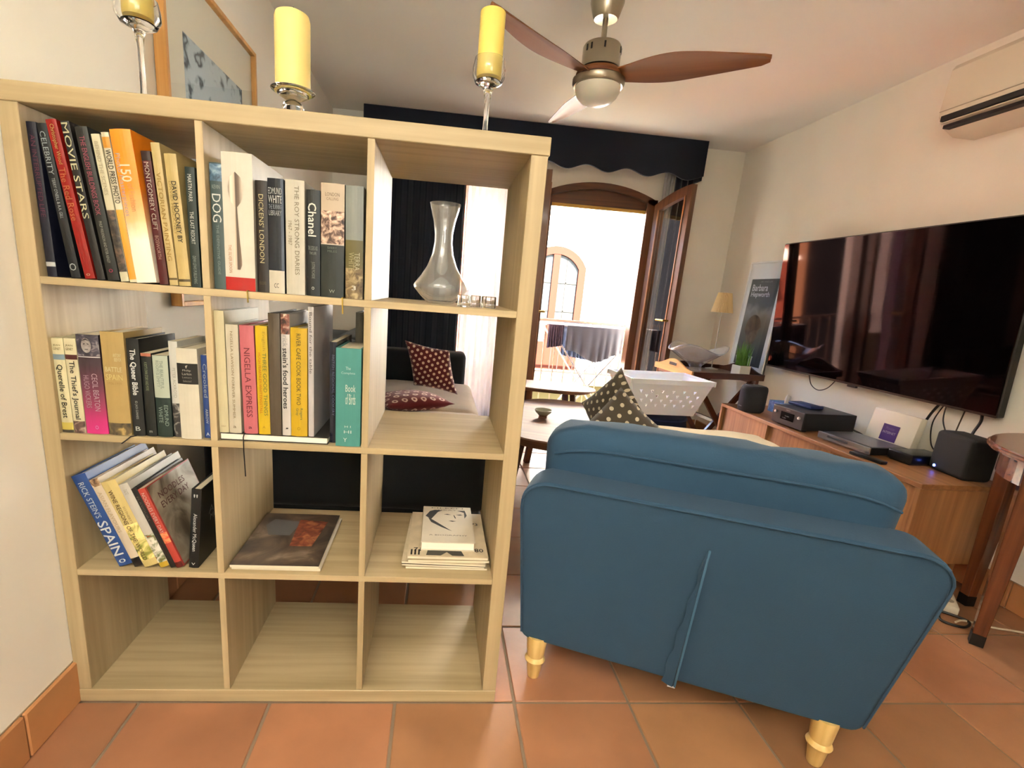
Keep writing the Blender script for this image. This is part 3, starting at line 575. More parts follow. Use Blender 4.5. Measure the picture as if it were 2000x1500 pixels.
# ================================================================ things on top of the shelf and in its cubes
glass = M('#ffffff', .02, trans=1, ior=1.45)
wax = M('#f0d98a', .45, sss=.25); wax2 = M('#e8cf68', .45, sss=.25)
def candle(label, x, y, z, r, h, m, dome=True):
    pr = [(0, 0), (r * .97, 0), (r, .004), (r, h - r * (.45 if dome else .12)), (r * .93, h - r * (.2 if dome else .05)), (r * .6, h - r * .04), (r * .2, h - .002), (0, h - .004)]
    o = tag(mk('candle', lathe(pr, 32), m, None, (x, y, z), smooth=True, sharp=60), label, 'candle')
    mk('wick', tube([(0, 0, h - .006), (.0005, 0, h + .003), (.003, 0, h + .009)], .0012, 6), M('#2a241e', .9), o)
def shell_prof(outer, t):
    """closed glass profile from an outer line (r,z) going up, wall thickness t"""
    inner = [(max(r - t, 0.0), z + (t if i == 0 else 0)) for i, (r, z) in enumerate(outer)]
    return outer + inner[::-1]
# short pillar holder
h1 = thing('candle_holder', 'short clear glass holder with a wide flared dish under a thick candle', 'candle holder', (.537, .14, SH))
mk('foot', lathe([(0, 0), (.042, 0), (.043, .003), (.03, .008), (.012, .016), (.0, .017)], 32), glass, h1, smooth=True)
mk('stem', lathe([(0, .0165), (.011, .0165), (.013, .024), (.021, .034), (.025, .043), (.02, .052), (.013, .058), (0, .0585)], 28), glass, h1, smooth=True)
mk('dish', lathe([(0, .058), (.015, .0585), (.03, .066), (.047, .076), (.049, .0785), (.047, .08), (.032, .0765), (0, .076)], 36), glass, h1, smooth=True)
candle('thick domed ivory pillar candle on the short glass holder', .537, .14, SH + .0765, .0385, .160, wax)
def tall_holder(label, x, y, cr, ztop):
    h = thing('candle_holder', label, 'candle holder', (x, y, SH))
    zc = ztop - .06
    mk('foot', lathe([(0, 0), (.045, 0), (.046, .003), (.02, .007), (.008, .014), (0, .015)], 32), glass, h, smooth=True)
    mk('stem', lathe([(0, .014), (.0075, .014), (.006, .05), (.006, zc - .035), (.009, zc - .012), (.013, zc - .002), (0, zc)], 20), glass, h, smooth=True)
    mk('cup', lathe([(0, zc - .001), (.014, zc), (cr * .8, zc + .009), (cr, zc + .024), (cr * 1.0, zc + .04), (cr * .9, zc + .06), (cr * .9 - .003, zc + .06), (cr - .004, zc + .04), (cr - .004, zc + .025), (cr * .72, zc + .014), (0, zc + .012)], 36), glass, h, smooth=True)
    return SH + zc + .0125
zc = tall_holder('tall slender clear glass holder with a cup around a yellow candle', .984, .14, .0385, .19)
candle('slim yellow candle in the tall stemmed glass cup', (.984), .14, zc + .008, .029, .136, wax2, False)
zc = tall_holder('tall slender clear glass holder beside the framed drawing', .209, .14, .044, .225)
candle('wide ivory candle in the tall glass cup beside the framed drawing', .209, .14, zc + .01, .03, .12, wax2)
# decanter
dec = [(0, 0), (.026, 0), (.034, .002), (.052, .018), (.068, .036), (.0705, .043), (.067, .05), (.053, .068), (.038, .092), (.027, .122), (.0225, .15), (.0225, .172), (.027, .2), (.034, .226), (.0385, .243)]
inn = [(r - .0022, z) for r, z in dec[4:]]
pr = dec + inn[::-1] + [(.05, .022), (.03, .009), (0, .008)]
tag(mk('decanter', lathe(pr, 48), dusty_glass(), None, (.9, .15, Z3 + .0003), smooth=True, sharp=0), 'clear glass wine decanter with wide base and flared neck', 'decanter')
def facet(name, label, x, y, r, h):
    o = tag(mk(name, lathe([(0, 0), (r * .9, 0), (r, .002), (r, h - .002), (r * .92, h), (r * .7, h), (r * .65, h * .35), (0, h * .3)], 8), glass, None, (x, y, Z3 + .0003), (0, 0, 12)), label, 'candle holder', 'small cut glass tea light holders beside the decanter')
for x, y, r, w in ((.958, .055, .018, 'right against the decanter base'), (.985, .1, .017, 'in the middle of three'), (1.02, .085, .019, 'closest to the shelf side panel')):
    facet('tea_light_holder', 'small clear cut glass tea light holder ' + w, x, y, r, .028)

# ---- framed drawing on the left wall
pf = thing('picture_frame', 'wood framed pale blue drawing in a wide mat on the left wall', 'picture', (.004, .6, 1.01))
fw = wood('#b9803f', '#d9a560', 2, .4); FYL, FZL = .775, 1.06
for nm, b in (('frame_side', (0, .036, 0, .016, 0, FZL)), ('frame_side', (0, .036, FYL - .016, FYL, 0, FZL)), ('frame_rail', (0, .036, .016, FYL - .016, 0, .016)), ('frame_rail', (0, .036, .016, FYL - .016, FZL - .016, FZL))):
    mk(nm, bbox(*b, .0015, 1), fw, pf)
mk('mat_board', bbox(.012, .016, .016, FYL - .016, .016, FZL - .016), M('#ddd8c4', .9), pf)
pm = bpy.data.materials.new('drawing'); pm.use_nodes = True; n_ = pm.node_tree.nodes; L_ = pm.node_tree.links
tc_ = n_.new('ShaderNodeTexCoord'); wv = n_.new('ShaderNodeTexWave'); wv.inputs['Scale'].default_value = 7; wv.inputs['Distortion'].default_value = 11; wv.inputs['Detail'].default_value = 3; wv.inputs['Detail Scale'].default_value = 1.5
mpx = n_.new('ShaderNodeMapping'); mpx.inputs['Rotation'].default_value = (.7, 0, 0); L_.new(tc_.outputs['Object'], mpx.inputs[0]); L_.new(mpx.outputs[0], wv.inputs[0])
cr_ = n_.new('ShaderNodeValToRGB'); e_ = cr_.color_ramp.elements; e_[0].position = .0; e_[0].color = srgb('#3a444c'); e_[1].position = .18; e_[1].color = srgb('#8a9aa2'); q = e_.new(.6); q.color = srgb('#b4c2c6')
L_.new(wv.outputs[0], cr_.inputs[0]); L_.new(cr_.outputs[0], n_['Principled BSDF'].inputs['Base Color'])
mk('drawing', bbox(.0161, .0165, .15, .645, .17, .872), pm, pf)
clear_m = thin_glass(.015, power=7.0)
mk('glazing', bbox(.026, .028, .016, FYL - .016, .016, FZL - .016), clear_m, pf)

# ================================================================ pelmet, curtains
navy = M('#0f1524', .95, sheen=.3, bump=.05, bscale=300)
pel = thing('pelmet', 'dark navy fabric pelmet with a scalloped lower edge above the door', 'pelmet', (0, 0, 0))
PX0, PX1, PYF = .262, 2.94, 2.965
K = 120; per = .327
low = [(PX0 + (PX1 - PX0) * k / K, 2.142 + .021 * math.cos(2 * PI * (PX0 + (PX1 - PX0) * k / K - 1.99) / per)) for k in range(K + 1)]
bm = bmesh.new(); V = []
for x, z in low: V.append([bm.verts.new((x, PYF, z)), bm.verts.new((x, PYF, ZC - .003)), bm.verts.new((x, PYF + .02, ZC - .003)), bm.verts.new((x, PYF + .02, z))])
for a, b in zip(V, V[1:]):
    for k in range(4): bm.faces.new((a[k], a[(k + 1) % 4], b[(k + 1) % 4], b[k]))
bm.faces.new(V[0]); bm.faces.new(V[-1][::-1])
mk('front_board', bm, navy, pel)
for x in (PX0, PX1 - .02): mk('side_board', bbox(x, x + .02, PYF + .02, YB - .001, 2.13, ZC - .003), navy, pel)
mk('curtain_rail', bbox(PX0 + .03, PX1 - .03, 3.04, 3.065, 2.36, 2.385), M('#d8d4cc', .4), pel)
def curtain(name, label, x0, x1, y, z0, z1, waves, amp, mat, cat='curtain', seed=1, th=.004):
    rnd = random.Random(seed); n = waves * 10; ph = [rnd.uniform(.75, 1.25) for _ in range(waves + 2)]
    bm = bmesh.new(); rows = []; nz = 6
    for j in range(nz + 1):
        row = []
        for i in range(n + 1):
            f = i / n; w = waves * f; a = amp * ph[int(w)] * (.8 + .25 * j / nz)
            row.append((x0 + (x1 - x0) * f + .25 * amp * math.sin(4 * PI * w), y + a * math.sin(2 * PI * w), z1 + (z0 - z1) * j / nz))
        rows.append(row)
    F = [[bm.verts.new(p) for p in r] for r in rows]; B_ = [[bm.verts.new((p[0], p[1] + th, p[2])) for p in r] for r in rows]
    for G, fl in ((F, 0), (B_, 1)):
        for j in range(nz):
            for i in range(n):
                q = (G[j][i], G[j + 1][i], G[j + 1][i + 1], G[j][i + 1]); bm.faces.new(q if not fl else q[::-1])
    for j in range(nz):
        for i in (0, n): bm.faces.new((F[j][i], F[j + 1][i], B_[j + 1][i], B_[j][i]))
    for i in range(n):
        for j in (0, nz): bm.faces.new((F[j][i], F[j][i + 1], B_[j][i + 1], B_[j][i]))
    return tag(mk(name, bm, mat, smooth=True, sharp=60), label, cat)
sheer_m = bpy.data.materials.new('sheer'); sheer_m.use_nodes = True; n_ = sheer_m.node_tree.nodes; L_ = sheer_m.node_tree.links; n_.clear()
o_ = n_.new('ShaderNodeOutputMaterial'); m1 = n_.new('ShaderNodeMixShader'); m2 = n_.new('ShaderNodeMixShader'); t_ = n_.new('ShaderNodeBsdfTransparent'); tl = n_.new('ShaderNodeBsdfTranslucent'); df = n_.new('ShaderNodeBsdfDiffuse')
tl.inputs[0].default_value = df.inputs[0].default_value = (.75, .72, .7, 1); m1.inputs[0].default_value = .6; m2.inputs[0].default_value = .88
t_.inputs[0].default_value = (.6, .58, .56, 1)
L_.new(tl.outputs[0], m1.inputs[1]); L_.new(df.outputs[0], m1.inputs[2]); L_.new(t_.outputs[0], m2.inputs[1]); L_.new(m1.outputs[0], m2.inputs[2]); L_.new(m2.outputs[0], o_.inputs[0])
curtain('curtain', 'dark navy curtain hanging in folds behind the dark sofa', .29, 1.06, 3.03, .03, 2.352, 8, .028, navy, seed=3)
curtain('curtain', 'narrow dark navy curtain gathered behind the open door leaf', 2.745, 2.9, 3.03, .03, 2.352, 3, .028, navy, seed=5)
curtain('sheer_curtain', 'white sheer curtain hanging beside the dark sofa', 1.07, 1.44, 3.08, .03, 2.36, 7, .014, sheer_m, 'curtain', 6, .001)
curtain('sheer_curtain', 'narrow white sheer curtain gathered beside the arched door head', 2.60, 2.755, 3.085, 2.0, 2.36, 4, .01, sheer_m, 'curtain', 8, .001) if False else curtain('sheer_curtain', 'narrow white sheer curtain gathered beside the arched door head', 2.675, 2.755, 3.085, .03, 2.36, 3, .012, sheer_m, 'curtain', 8, .001)

# ================================================================ ceiling fan
FX, FYc = 1.555, 1.3
nick = M('#a89f8e', .28, 1); fan = thing('ceiling_fan', 'three blade wooden ceiling fan with brushed nickel motor and white lamp dome', 'ceiling fan', (FX, FYc, 1.99))
def fz(z): return z - 1.99
mk('canopy', lathe([(0, fz(2.42)), (.072, fz(2.42)), (.073, fz(2.395)), (.055, fz(2.338)), (.05, fz(2.332)), (.03, fz(2.334)), (0, fz(2.336))], 36), nick, fan, smooth=True)
mk('down_rod', lathe([(.0, fz(2.335)), (.012, fz(2.335)), (.012, fz(2.262)), (.02, fz(2.258)), (.02, fz(2.238)), (0, fz(2.238))], 20), nick, fan, smooth=True)
mot = mk('motor_housing', lathe([(0, fz(2.24)), (.05, fz(2.24)), (.078, fz(2.232)), (.084, fz(2.222)), (.084, fz(2.14)), (0, fz(2.138))], 40), nick, fan, smooth=True)
for a in (205, 222, 262, 325, 340):
    q = math.radians(a); mk('vent_slot', bbox(-.004, .004, -.001, .001, -.012, .012), M('#1c1a18', .6), mot, (.0845 * math.cos(q), .0845 * math.sin(q), fz(2.205)), (0, 0, a + 90))
fwood = wood('#6e3d1c', '#8f5629', 0, .6, .6, .0)
mk('hub', lathe([(0, fz(2.137)), (.075, fz(2.137)), (.098, fz(2.128)), (.104, fz(2.116)), (.1, fz(2.106)), (0, fz(2.105))], 40), fwood, fan, smooth=True)
mk('lamp_ring', lathe([(0, fz(2.104)), (.104, fz(2.104)), (.116, fz(2.095)), (.116, fz(2.078)), (.108, fz(2.066)), (.1, fz(2.066)), (0, fz(2.07))], 48), nick, fan, smooth=True)
mk('lamp_dome', lathe([(.102, fz(2.068)), (.1, fz(2.05)), (.09, fz(2.028)), (.07, fz(2.009)), (.04, fz(1.996)), (0, fz(1.991))], 40), M('#e8e2d2', .35, sss=.2), fan, smooth=True)
def blade(ang):
    bm = bmesh.new(); n = 22; m = 8; top = []; bot = []
    for i in range(n + 1):
        f = i / n; r = .06 + .62 * f
        wd = .075 + .1 * math.sin(min(1, f / .42) * PI / 2) ** 1.3 if f < .42 else .175 - .125 * ((f - .42) / .58) ** 1.4
        if f > .95: wd *= math.sqrt(max(.02, 1 - ((f - .95) / .056) ** 2))
        off = -.012 - .045 * math.sin(f * PI * .8) * (1 - f * .5)
        tw = -math.radians(17 - 7 * f); rowt = []; rowb = []
        for k in range(m + 1):
            c = -1 + 2 * k / m; y = off + c * wd / 2; camb = .012 * (1 - c * c); thk = .0065 * (1 - c ** 4) + .0012
            dz = (y - off) * math.sin(tw); yy = off + (y - off) * math.cos(tw); z0 = .0 + .012 * f
            rowt.append(bm.verts.new((r, yy, z0 + dz + camb + thk))); rowb.append(bm.verts.new((r, yy, z0 + dz + camb - thk)))
        top.append(rowt); bot.append(rowb)
    for i in range(n):
        for k in range(m): bm.faces.new((top[i][k], top[i + 1][k], top[i + 1][k + 1], top[i][k + 1])); bm.faces.new((bot[i][k], bot[i][k + 1], bot[i + 1][k + 1], bot[i + 1][k]))
        for k in (0, m): bm.faces.new((top[i][k], bot[i][k], bot[i + 1][k], top[i + 1][k]))
    for R_, i in ((0, 0), (1, n)):
        for k in range(m): bm.faces.new((top[i][k], top[i][k + 1], bot[i][k + 1], bot[i][k]))
    return bm
for a in (-25, 98, 221): mk('blade', blade(a), fwood, fan, (0, 0, fz(2.105)), (0, 0, a), smooth=True, sharp=60)

# ================================================================ air conditioner
ac = thing('air_conditioner', 'white wall mounted air conditioner with dark outlet slot above the television', 'air conditioner', (XR, .33, 2.0))
acw = M('#ddd3bd', .4)
prof = [(0, .0), (-.11, .0), (-.175, .035), (-.205, .075), (-.208, .11), (-.2, .27), (-.185, .292), (-.15, .30), (0, .30)]
bm = prism(prof, 0, .9, 'xz'); bmesh.ops.bevel(bm, geom=[e for e in bm.edges if abs(e.verts[0].co.y - e.verts[1].co.y) < 1e-4], offset=.012, segments=3, affect='EDGES')
mk('casing', bm, acw, ac, smooth=True, sharp=30)
mk('outlet_slot', bbox(-.212, -.185, .02, .872, .052, .076, .002, 1), M('#100d0b', .6), ac, rot=None)
mk('louvre', bbox(-.206, -.165, .018, .876, .045, .049, .001, 1), acw, ac)
mk('outlet_slot', bbox(-.19, -.15, .03, .872, .0245, .040, .002, 1), M('#100d0b', .6), ac)
mk('panel_line', bbox(-.2096, -.206, .012, .888, .096, .099), M('#a89d86', .6), ac)

# ================================================================ television and wall cables
tv = thing('television', 'large black flat television on the wall above the sideboard', 'television', (3.285, 1.462, .772), 0)
scr = bpy.data.materials.new('tv_screen'); scr.use_nodes = True; b_ = scr.node_tree.nodes['Principled BSDF']
b_.inputs['Base Color'].default_value = (.0015, .0012, .0015, 1); b_.inputs['Roughness'].default_value = .05; b_.inputs['IOR'].default_value = 1.26
b_.inputs['Specular Tint'].default_value = srgb('#ff9a86')
TW = 1.50
pan = bpy.data.objects.new('panel', None)
def tvp(name, b, m, bev=.002):
    o = mk(name, bbox(*b, bev, 1), m, tv); o.rotation_euler = TVR; return o
TVR = (0, math.radians(-3.8), math.radians(1.0))
tvp('casing', (.004, .04, -TW / 2, TW / 2, 0, .835), M('#17120f', .4), .004)
tvp('screen', (0, .0035, -TW / 2 + .006, TW / 2 - .006, .01, .829), scr, .001)
tvp('bezel', (-.002, .0005, -TW / 2, TW / 2, 0, .011), M('#3a302a', .35, .6), .001)
tvp('sensor_bump', (-.004, .01, -.03, .03, -.012, .001), M('#26201c', .4), .001)
mk('wall_bracket', bbox(.02, .06, -.3, .3, .35, .5), M('#1b1b1b', .5), tv)
def cable(label, pts, r=.004, col='#16130f', name='cable'):
    P = [Vector(p) for p in pts]; out = []
    for i in range(len(P) - 1):
        p0, p1, p2, p3 = P[max(i - 1, 0)], P[i], P[i + 1], P[min(i + 2, len(P) - 1)]
        for k in range(8):
            t = k / 8; out.append(.5 * ((2 * p1) + (p2 - p0) * t + (2 * p0 - 5 * p1 + 4 * p2 - p3) * t * t + (3 * p1 - p0 - 3 * p2 + p3) * t ** 3))
    out.append(P[-1]); return tag(mk(name, tube(out, r, 6), M(col, .5), smooth=True), label, 'cable')
cable('thin brown cable looping below the far half of the television', [(3.33, 1.86, .77), (3.335, 1.83, .71), (3.34, 1.77, .685), (3.34, 1.7, .71), (3.33, 1.64, .765)], .003, '#3a2c20')
cable('black cable running from the television down behind the white box', [(3.33, .98, .79), (3.335, 1.02, .72), (3.34, 1.06, .62), (3.34, 1.1, .53)], .006)
cable('thin black looped cable hanging beside the white box', [(3.33, .96, .79), (3.335, 1.0, .68), (3.34, .98, .57), (3.34, .92, .54), (3.335, .9, .6), (3.33, .95, .7), (3.33, .955, .79)], .003)
cable('thick black cable running down to the speaker with the blue light', [(3.33, .8, .79), (3.335, .795, .74), (3.32, .8, .68), (3.3, .79, .62)], .006)
cable('straight brown cable hanging between the two dark cables', [(3.335, .87, .79), (3.34, .885, .7), (3.335, .89, .61), (3.32, .88, .55)], .003, '#4a3826')

# ================================================================ sideboard with hi-fi
teak = wood('#8a5a34', '#b5804f', 1, .42, .8); teakz = wood('#8a5a34', '#b5804f', 2, .42, .8)
SBX, SBY0, SBY1, SBZ = 2.92, .6, 2.1, .5
sb = thing('sideboard', 'low teak sideboard with sliding ribbed doors along the television wall', 'sideboard', (0, 0, 0))
mk('top', bbox(SBX, XR - .015, SBY0, SBY1, SBZ - .022, SBZ, .002, 1), teak, sb)
mk('bottom', bbox(SBX, XR - .015, SBY0 + .02, SBY1 - .02, .14, .16, .001, 1), teak, sb)
for y in (SBY0, SBY1 - .02): mk('end_panel', bbox(SBX, XR - .015, y, y + .02, .14, SBZ - .022, .001, 1), teakz, sb)
mk('back_panel', bbox(XR - .028, XR - .016, SBY0 + .02, SBY1 - .02, .16, SBZ - .022), teak, sb)
for y in (1.1, 1.6): mk('divider', bbox(SBX + .003, XR - .03, y - .009, y + .009, .16, SBZ - .022), teakz, sb)
for a, b in ((SBY0 + .02, 1.091), (1.109, 1.591), (1.609, SBY1 - .02)):
    bm = bmesh.new(); n = 26; w = (b - a) / n
    for k in range(n): box(bm, SBX + .02, SBX + .029 + .004 * (k % 2), a + k * w, a + (k + 1) * w, .161, SBZ - .023)
    mk('sliding_door', bm, teakz, sb)
for x in (SBX + .06, XR - .07):
    for y in (SBY0 + .1, SBY1 - .1): mk('leg', lathe([(0, 0), (.012, 0), (.019, .14), (0, .14)], 16), teakz, sb, (x, y, 0), smooth=True)
T_ = SBZ + .0004
blk = M('#17181a', .6, bump=.1, bscale=400); blkg = M('#1a1b1d', .3)
s1 = thing('speaker', 'small rounded charcoal speaker at the window end of the sideboard', 'speaker', (2.985, 1.87, T_))
mk('body', lathe([(0, 0), (.066, 0), (.078, .008), (.082, .03), (.082, .145), (.078, .163), (.066, .172), (0, .172)], 8), M('#2b2c30', .85, bump=.2, bscale=500), s1, rot=(0, 0, 22.5), smooth=True, sharp=50)
mk('top_plate', bbox(-.05, .05, -.048, .048, .171, .1735, .001, 1), blkg, s1); lettering(s1, 'DENON', .03, .006, (-.0775, .0, .035), (90, 0, -90), '#c8c8c8')
cable('thin black lead rising from the charcoal speaker to the tray table', [(3.0, 1.9, .674), (3.03, 1.98, .69), (3.05, 2.06, .7)], .003) if False else None
tb = thing('tissue_box', 'blue patterned tissue box with a white tissue behind the amplifier', 'tissue box', (3.2, 1.83, T_))
mk('carton', bbox(-.055, .055, -.1, .1, 0, .075, .002, 1), photo_mat(['#2a5a9a', '#4a86c0', '#9ac0dc'], 30), tb)
mk('tissue', cushion(.06, .07, .03, 8, seed=4), M('#eeeae4', .9), tb, (0, .0, .095), (0, 20, 30), smooth=True)
tag(mk('glasses_case', bbox(-.05, .05, -.08, .08, 0, .018, .007, 3), M('#22305e', .5), None, (3.12, 1.57, T_ + .1102), (0, 0, 10), smooth=True), 'flat dark blue case lying on top of the amplifier', 'case')
amp = thing('stereo_receiver', 'compact black stereo receiver with a display on the sideboard', 'stereo', (3.12, 1.49, T_), 4)
mk('case', bbox(-.165, .165, -.12, .12, .012, .11, .004, 2), M('#1d1e20', .45), amp); mk('lid', bbox(-.163, .163, -.118, .118, .1095, .1103), M('#4a4c50', .4, .6), amp)
mk('front_panel', bbox(-.172, -.164, -.12, .12, .01, .11, .003, 2), M('#2a2b2d', .4), amp)
mk('display', bbox(-.1735, -.1715, -.05, .05, .04, .085), M('#060708', .15), amp)
for y in (-.09, .09): mk('knob', lathe([(0, 0), (.008, 0), (.008, .008), (0, .009)], 16), M('#c8c8c8', .3, .8), amp, (-.172, y, .075), (0, -90, 0))
for s, y, zz_ in (('D-M41', .0, .063), ('CD', .02, .05), ('DENON', .0, .098)): lettering(amp, s, .03, .006, (-.1742, y, zz_), (90, 0, -90), '#b8c4cc')
for x in (-.13, .13):
    for y in (-.09, .09): mk('foot', lathe([(0, 0), (.014, 0), (.014, .012), (0, .012)], 12), blk, amp, (x, y, 0))
dv = thing('disc_player', 'thin black disc player with a silver front on the sideboard', 'disc player', (3.1, 1.12, T_), 6)
mk('case', bbox(-.1, .12, -.15, .15, .006, .042, .003, 2), M('#1c1c1e', .3), dv); mk('front_panel', bbox(-.112, -.101, -.15, .15, .006, .044, .004, 2), M('#a8acb2', .25, .8), dv)
mk('disc_tray', bbox(-.1135, -.1115, -.03, .09, .024, .034, .001, 1), M('#3a3c40', .3), dv); mk('lid', bbox(-.09, .11, -.14, .14, .0425, .0435), M('#5a5c60', .3, .5), dv)
for x in (-.08, .1):
    for y in (-.12, .12): mk('foot', lathe([(0, 0), (.012, 0), (.012, .006), (0, .006)], 12), blk, dv, (x, y, 0))
tag(mk('remote_control', bbox(-.02, .02, -.08, .08, 0, .014, .004, 2), blkg, None, (2.965, .92, T_), (0, 0, 8), smooth=True), 'slim black remote control lying in front of the disc player', 'remote control')
wbx = thing('router_box', 'white internet router box with a purple label leaning on the wall', 'router', (3.275, 1.14, T_))
o = mk('case', bbox(-.02, .02, -.13, .13, 0, .19, .006, 2), M('#e6ddc8', .45), wbx, rot=(0, 8, 2), smooth=True)
mk('label', bbox(-.0215, -.0202, -.045, .045, .035, .12), M('#4a2a72', .5), o); lettering(o, 'Movistar', .05, .016, (-.0222, .0, .1), (90, 0, -90), '#8a72aa'); lettering(o, 'INTERNET', .07, .012, (-.0222, .0, .078), (90, 0, -90), '#e4dcea')
st = thing('set_top_box', 'black flat set top box next to the speaker with the blue light', 'set top box', (3.2, .905, T_), 3)
mk('case', bbox(-.1, .1, -.06, .06, .004, .05, .008, 3), M('#141416', .3), st, smooth=True); mk('base', bbox(-.09, .09, -.05, .05, 0, .005), blk, st)
sp2 = thing('speaker', 'black rounded square speaker with a blue light at the sideboard end', 'speaker', (3.235, .74, T_), -8)
mk('body', bbox(-.06, .06, -.095, .095, 0, .185, .02, 4), M('#1c1b1a', .8, bump=.2, bscale=500), sp2, smooth=True, sharp=0)
mk('status_light', lathe([(0, 0), (.006, 0), (.006, .002), (0, .002)], 12), M('#5a78ff', .4, emit=6), sp2, (-.0602, .055, .022), (0, -90, 0))
cable('black lead trailing from the receiver along the sideboard', [(3.29, 1.42, .53), (3.315, 1.36, .515), (3.3, 1.3, .508), (3.29, 1.22, .508)], .005)

# ================================================================ demi-lune table at the right
mah = wood('#4a2414', '#7c4324', 2, .25, .8, .3); mahx = wood('#4a2414', '#7c4324', 0, .25, .8, .3)
dt = thing('side_table', 'half round dark wood table with tapering legs against the right wall', 'table', (XR - .005, .13, 0))
def half(r, z0, z1, r_in=None, n=28, inset=.002):
    bm = bmesh.new(); a0 = [PI / 2 + PI * k / n for k in range(n + 1)]
    o_ = [(r * math.cos(a), r * math.sin(a)) for a in a0]
    poly = o_ if not r_in else o_ + [(r_in * math.cos(a), r_in * math.sin(a)) for a in reversed(a0)]
    if not r_in: return prism(poly, z0, z1, 'xy', bm)
    for k in range(n):
        q = [o_[k], o_[k + 1], (r_in * math.cos(a0[k + 1]), r_in * math.sin(a0[k + 1])), (r_in * math.cos(a0[k]), r_in * math.sin(a0[k]))]; prism(q, z0, z1, 'xy', bm)
    return bm
TZ = .735
b1 = half(.5, TZ - .024, TZ); bmesh.ops.bevel(b1, geom=[e for e in b1.edges if abs(e.verts[0].co.z - e.verts[1].co.z) < 1e-5], offset=.008, segments=3, affect='EDGES')
mk('top', b1, mahx, dt, smooth=True, sharp=35)
mk('apron', half(.455, TZ - .115, TZ - .024, .435), mahx, dt)
for a in (112, 160, 205, 250):
    q = math.radians(a); x, y = .425 * math.cos(q), .425 * math.sin(q)
    bm = bmesh.new(); rings = []
    for z, w in ((.0, .017), (.05, .019), (TZ - .13, .03), (TZ - .024, .032)): rings.append([bm.verts.new((sx_ * w, sy_ * w, z)) for sx_, sy_ in ((-1, -1), (1, -1), (1, 1), (-1, 1))])
    for r0, r1 in zip(rings, rings[1:]):
        for k in range(4): bm.faces.new((r0[k], r0[(k + 1) % 4], r1[(k + 1) % 4], r1[k]))
    bm.faces.new(rings[0][::-1]); bm.faces.new(rings[-1]); bmesh.ops.bevel(bm, geom=bm.edges[:], offset=.002, segments=1, affect='EDGES')
    lg = mk('leg', bm, mah, dt, (x, y, 0), (0, 0, a - 25)); mk('foot_cap', bbox(-.0195, .0195, -.0195, .0195, 0, .045), M('#120c09', .5), lg)
ps = thing('power_strip', 'white power strip on the floor beside the half round table', 'power strip', (3.1, .53, .001), 50)
mk('body', bbox(-.11, .11, -.03, .03, 0, .04, .008, 2), M('#d8cdb8', .5), ps, smooth=True)
for x in (-.06, .0, .06): mk('socket', lathe([(0, 0), (.018, 0), (.018, .002), (.0, .002)], 16), M('#a89c86', .6), ps, (x, 0, .039))
cable('black cable looped on the floor by the power strip', [(2.99, .45, .012), (2.95, .40, .006), (3.0, .36, .006), (3.06, .39, .006), (3.03, .43, .01), (2.95, .5, .006), (2.8, .58, .006)], .005)
cable('white cable running along the floor under the half round table', [(3.0, .39, .006), (3.05, .40, .006), (3.13, .36, .006), (3.28, .3, .006), (3.33, .1, .006)], .004, '#d8ccb4')

# ================================================================ blue loveseat
blue = M('#28455d', .95, sheen=.05, bump=.12, bscale=260, var=.06, vscale=3)
ls = thing('loveseat', 'teal blue fabric loveseat seen from behind on turned wooden legs', 'sofa', (1.19, .107, 0), -23)
WD = .885; ZB, ZT = .135, .69
def lean_bm(bm, z0, dy):          # lean the part backwards (towards -y) with height
    for v in bm.verts: v.co.y -= dy * max(0, (v.co.z - z0))
    return bm
bk = bmesh.new(); box(bk, 0, WD, 0, .125, ZB, ZT)
vert = [e for e in bk.edges if abs(e.verts[0].co.x - e.verts[1].co.x) < 1e-6 and abs(e.verts[0].co.z - e.verts[1].co.z) < 1e-6 and e.verts[0].co.z > .5]
bmesh.ops.bevel(bk, geom=vert, offset=.075, segments=7, affect='EDGES', profile=.5)
low = [e for e in bk.edges if abs(e.verts[0].co.x - e.verts[1].co.x) < 1e-6 and abs(e.verts[0].co.z - e.verts[1].co.z) < 1e-6 and e.verts[0].co.z < .2]
bmesh.ops.bevel(bk, geom=low, offset=.03, segments=4, affect='EDGES', profile=.5)
bmesh.ops.bevel(bk, geom=[e for e in bk.edges if abs(e.verts[0].co.y - e.verts[1].co.y) < 1e-6], offset=.012, segments=3, affect='EDGES', profile=.6)
for v in bk.verts:
    f = max(0, (v.co.z - ZB) / (ZT - ZB)); v.co.x = WD / 2 + (v.co.x - WD / 2) * (1.0 + .03 * f - .015 * (1 - f))
lean_bm(bk, ZB, .25)
o = mk('back', bk, blue, ls, smooth=True, sharp=40, wn=True)
pp = []
for k in range(41):               # piping round the outer back panel
    f = k / 40; x = .02 + (WD - .02) * f; pp.append((x + .0 if True else 0, 0, 0))
def bp(x, z, off=-.004): 
    f = (z - ZB) / (ZT - ZB); return (WD / 2 + (x - WD / 2) * (1 + .03 * f - .015 * (1 - f)), off - .25 * (z - ZB), z)
edge = [bp(.004, ZB + .03), bp(.004, ZT - .085)] + [bp(.079 - .075 * math.cos(PI / 2 * k / 6), ZT - .079 + .075 * math.sin(PI / 2 * k / 6)) for k in range(1, 7)] + [bp(WD / 2, ZT - .004)] + [bp(WD - .079 + .075 * math.sin(PI / 2 * k / 6), ZT - .079 + .075 * math.cos(PI / 2 * k / 6)) for k in range(0, 6)] + [bp(WD - .004, ZT - .085), bp(WD - .004, ZB + .03)]
mk('piping', tube(edge, .003, 6), blue, ls, smooth=True)
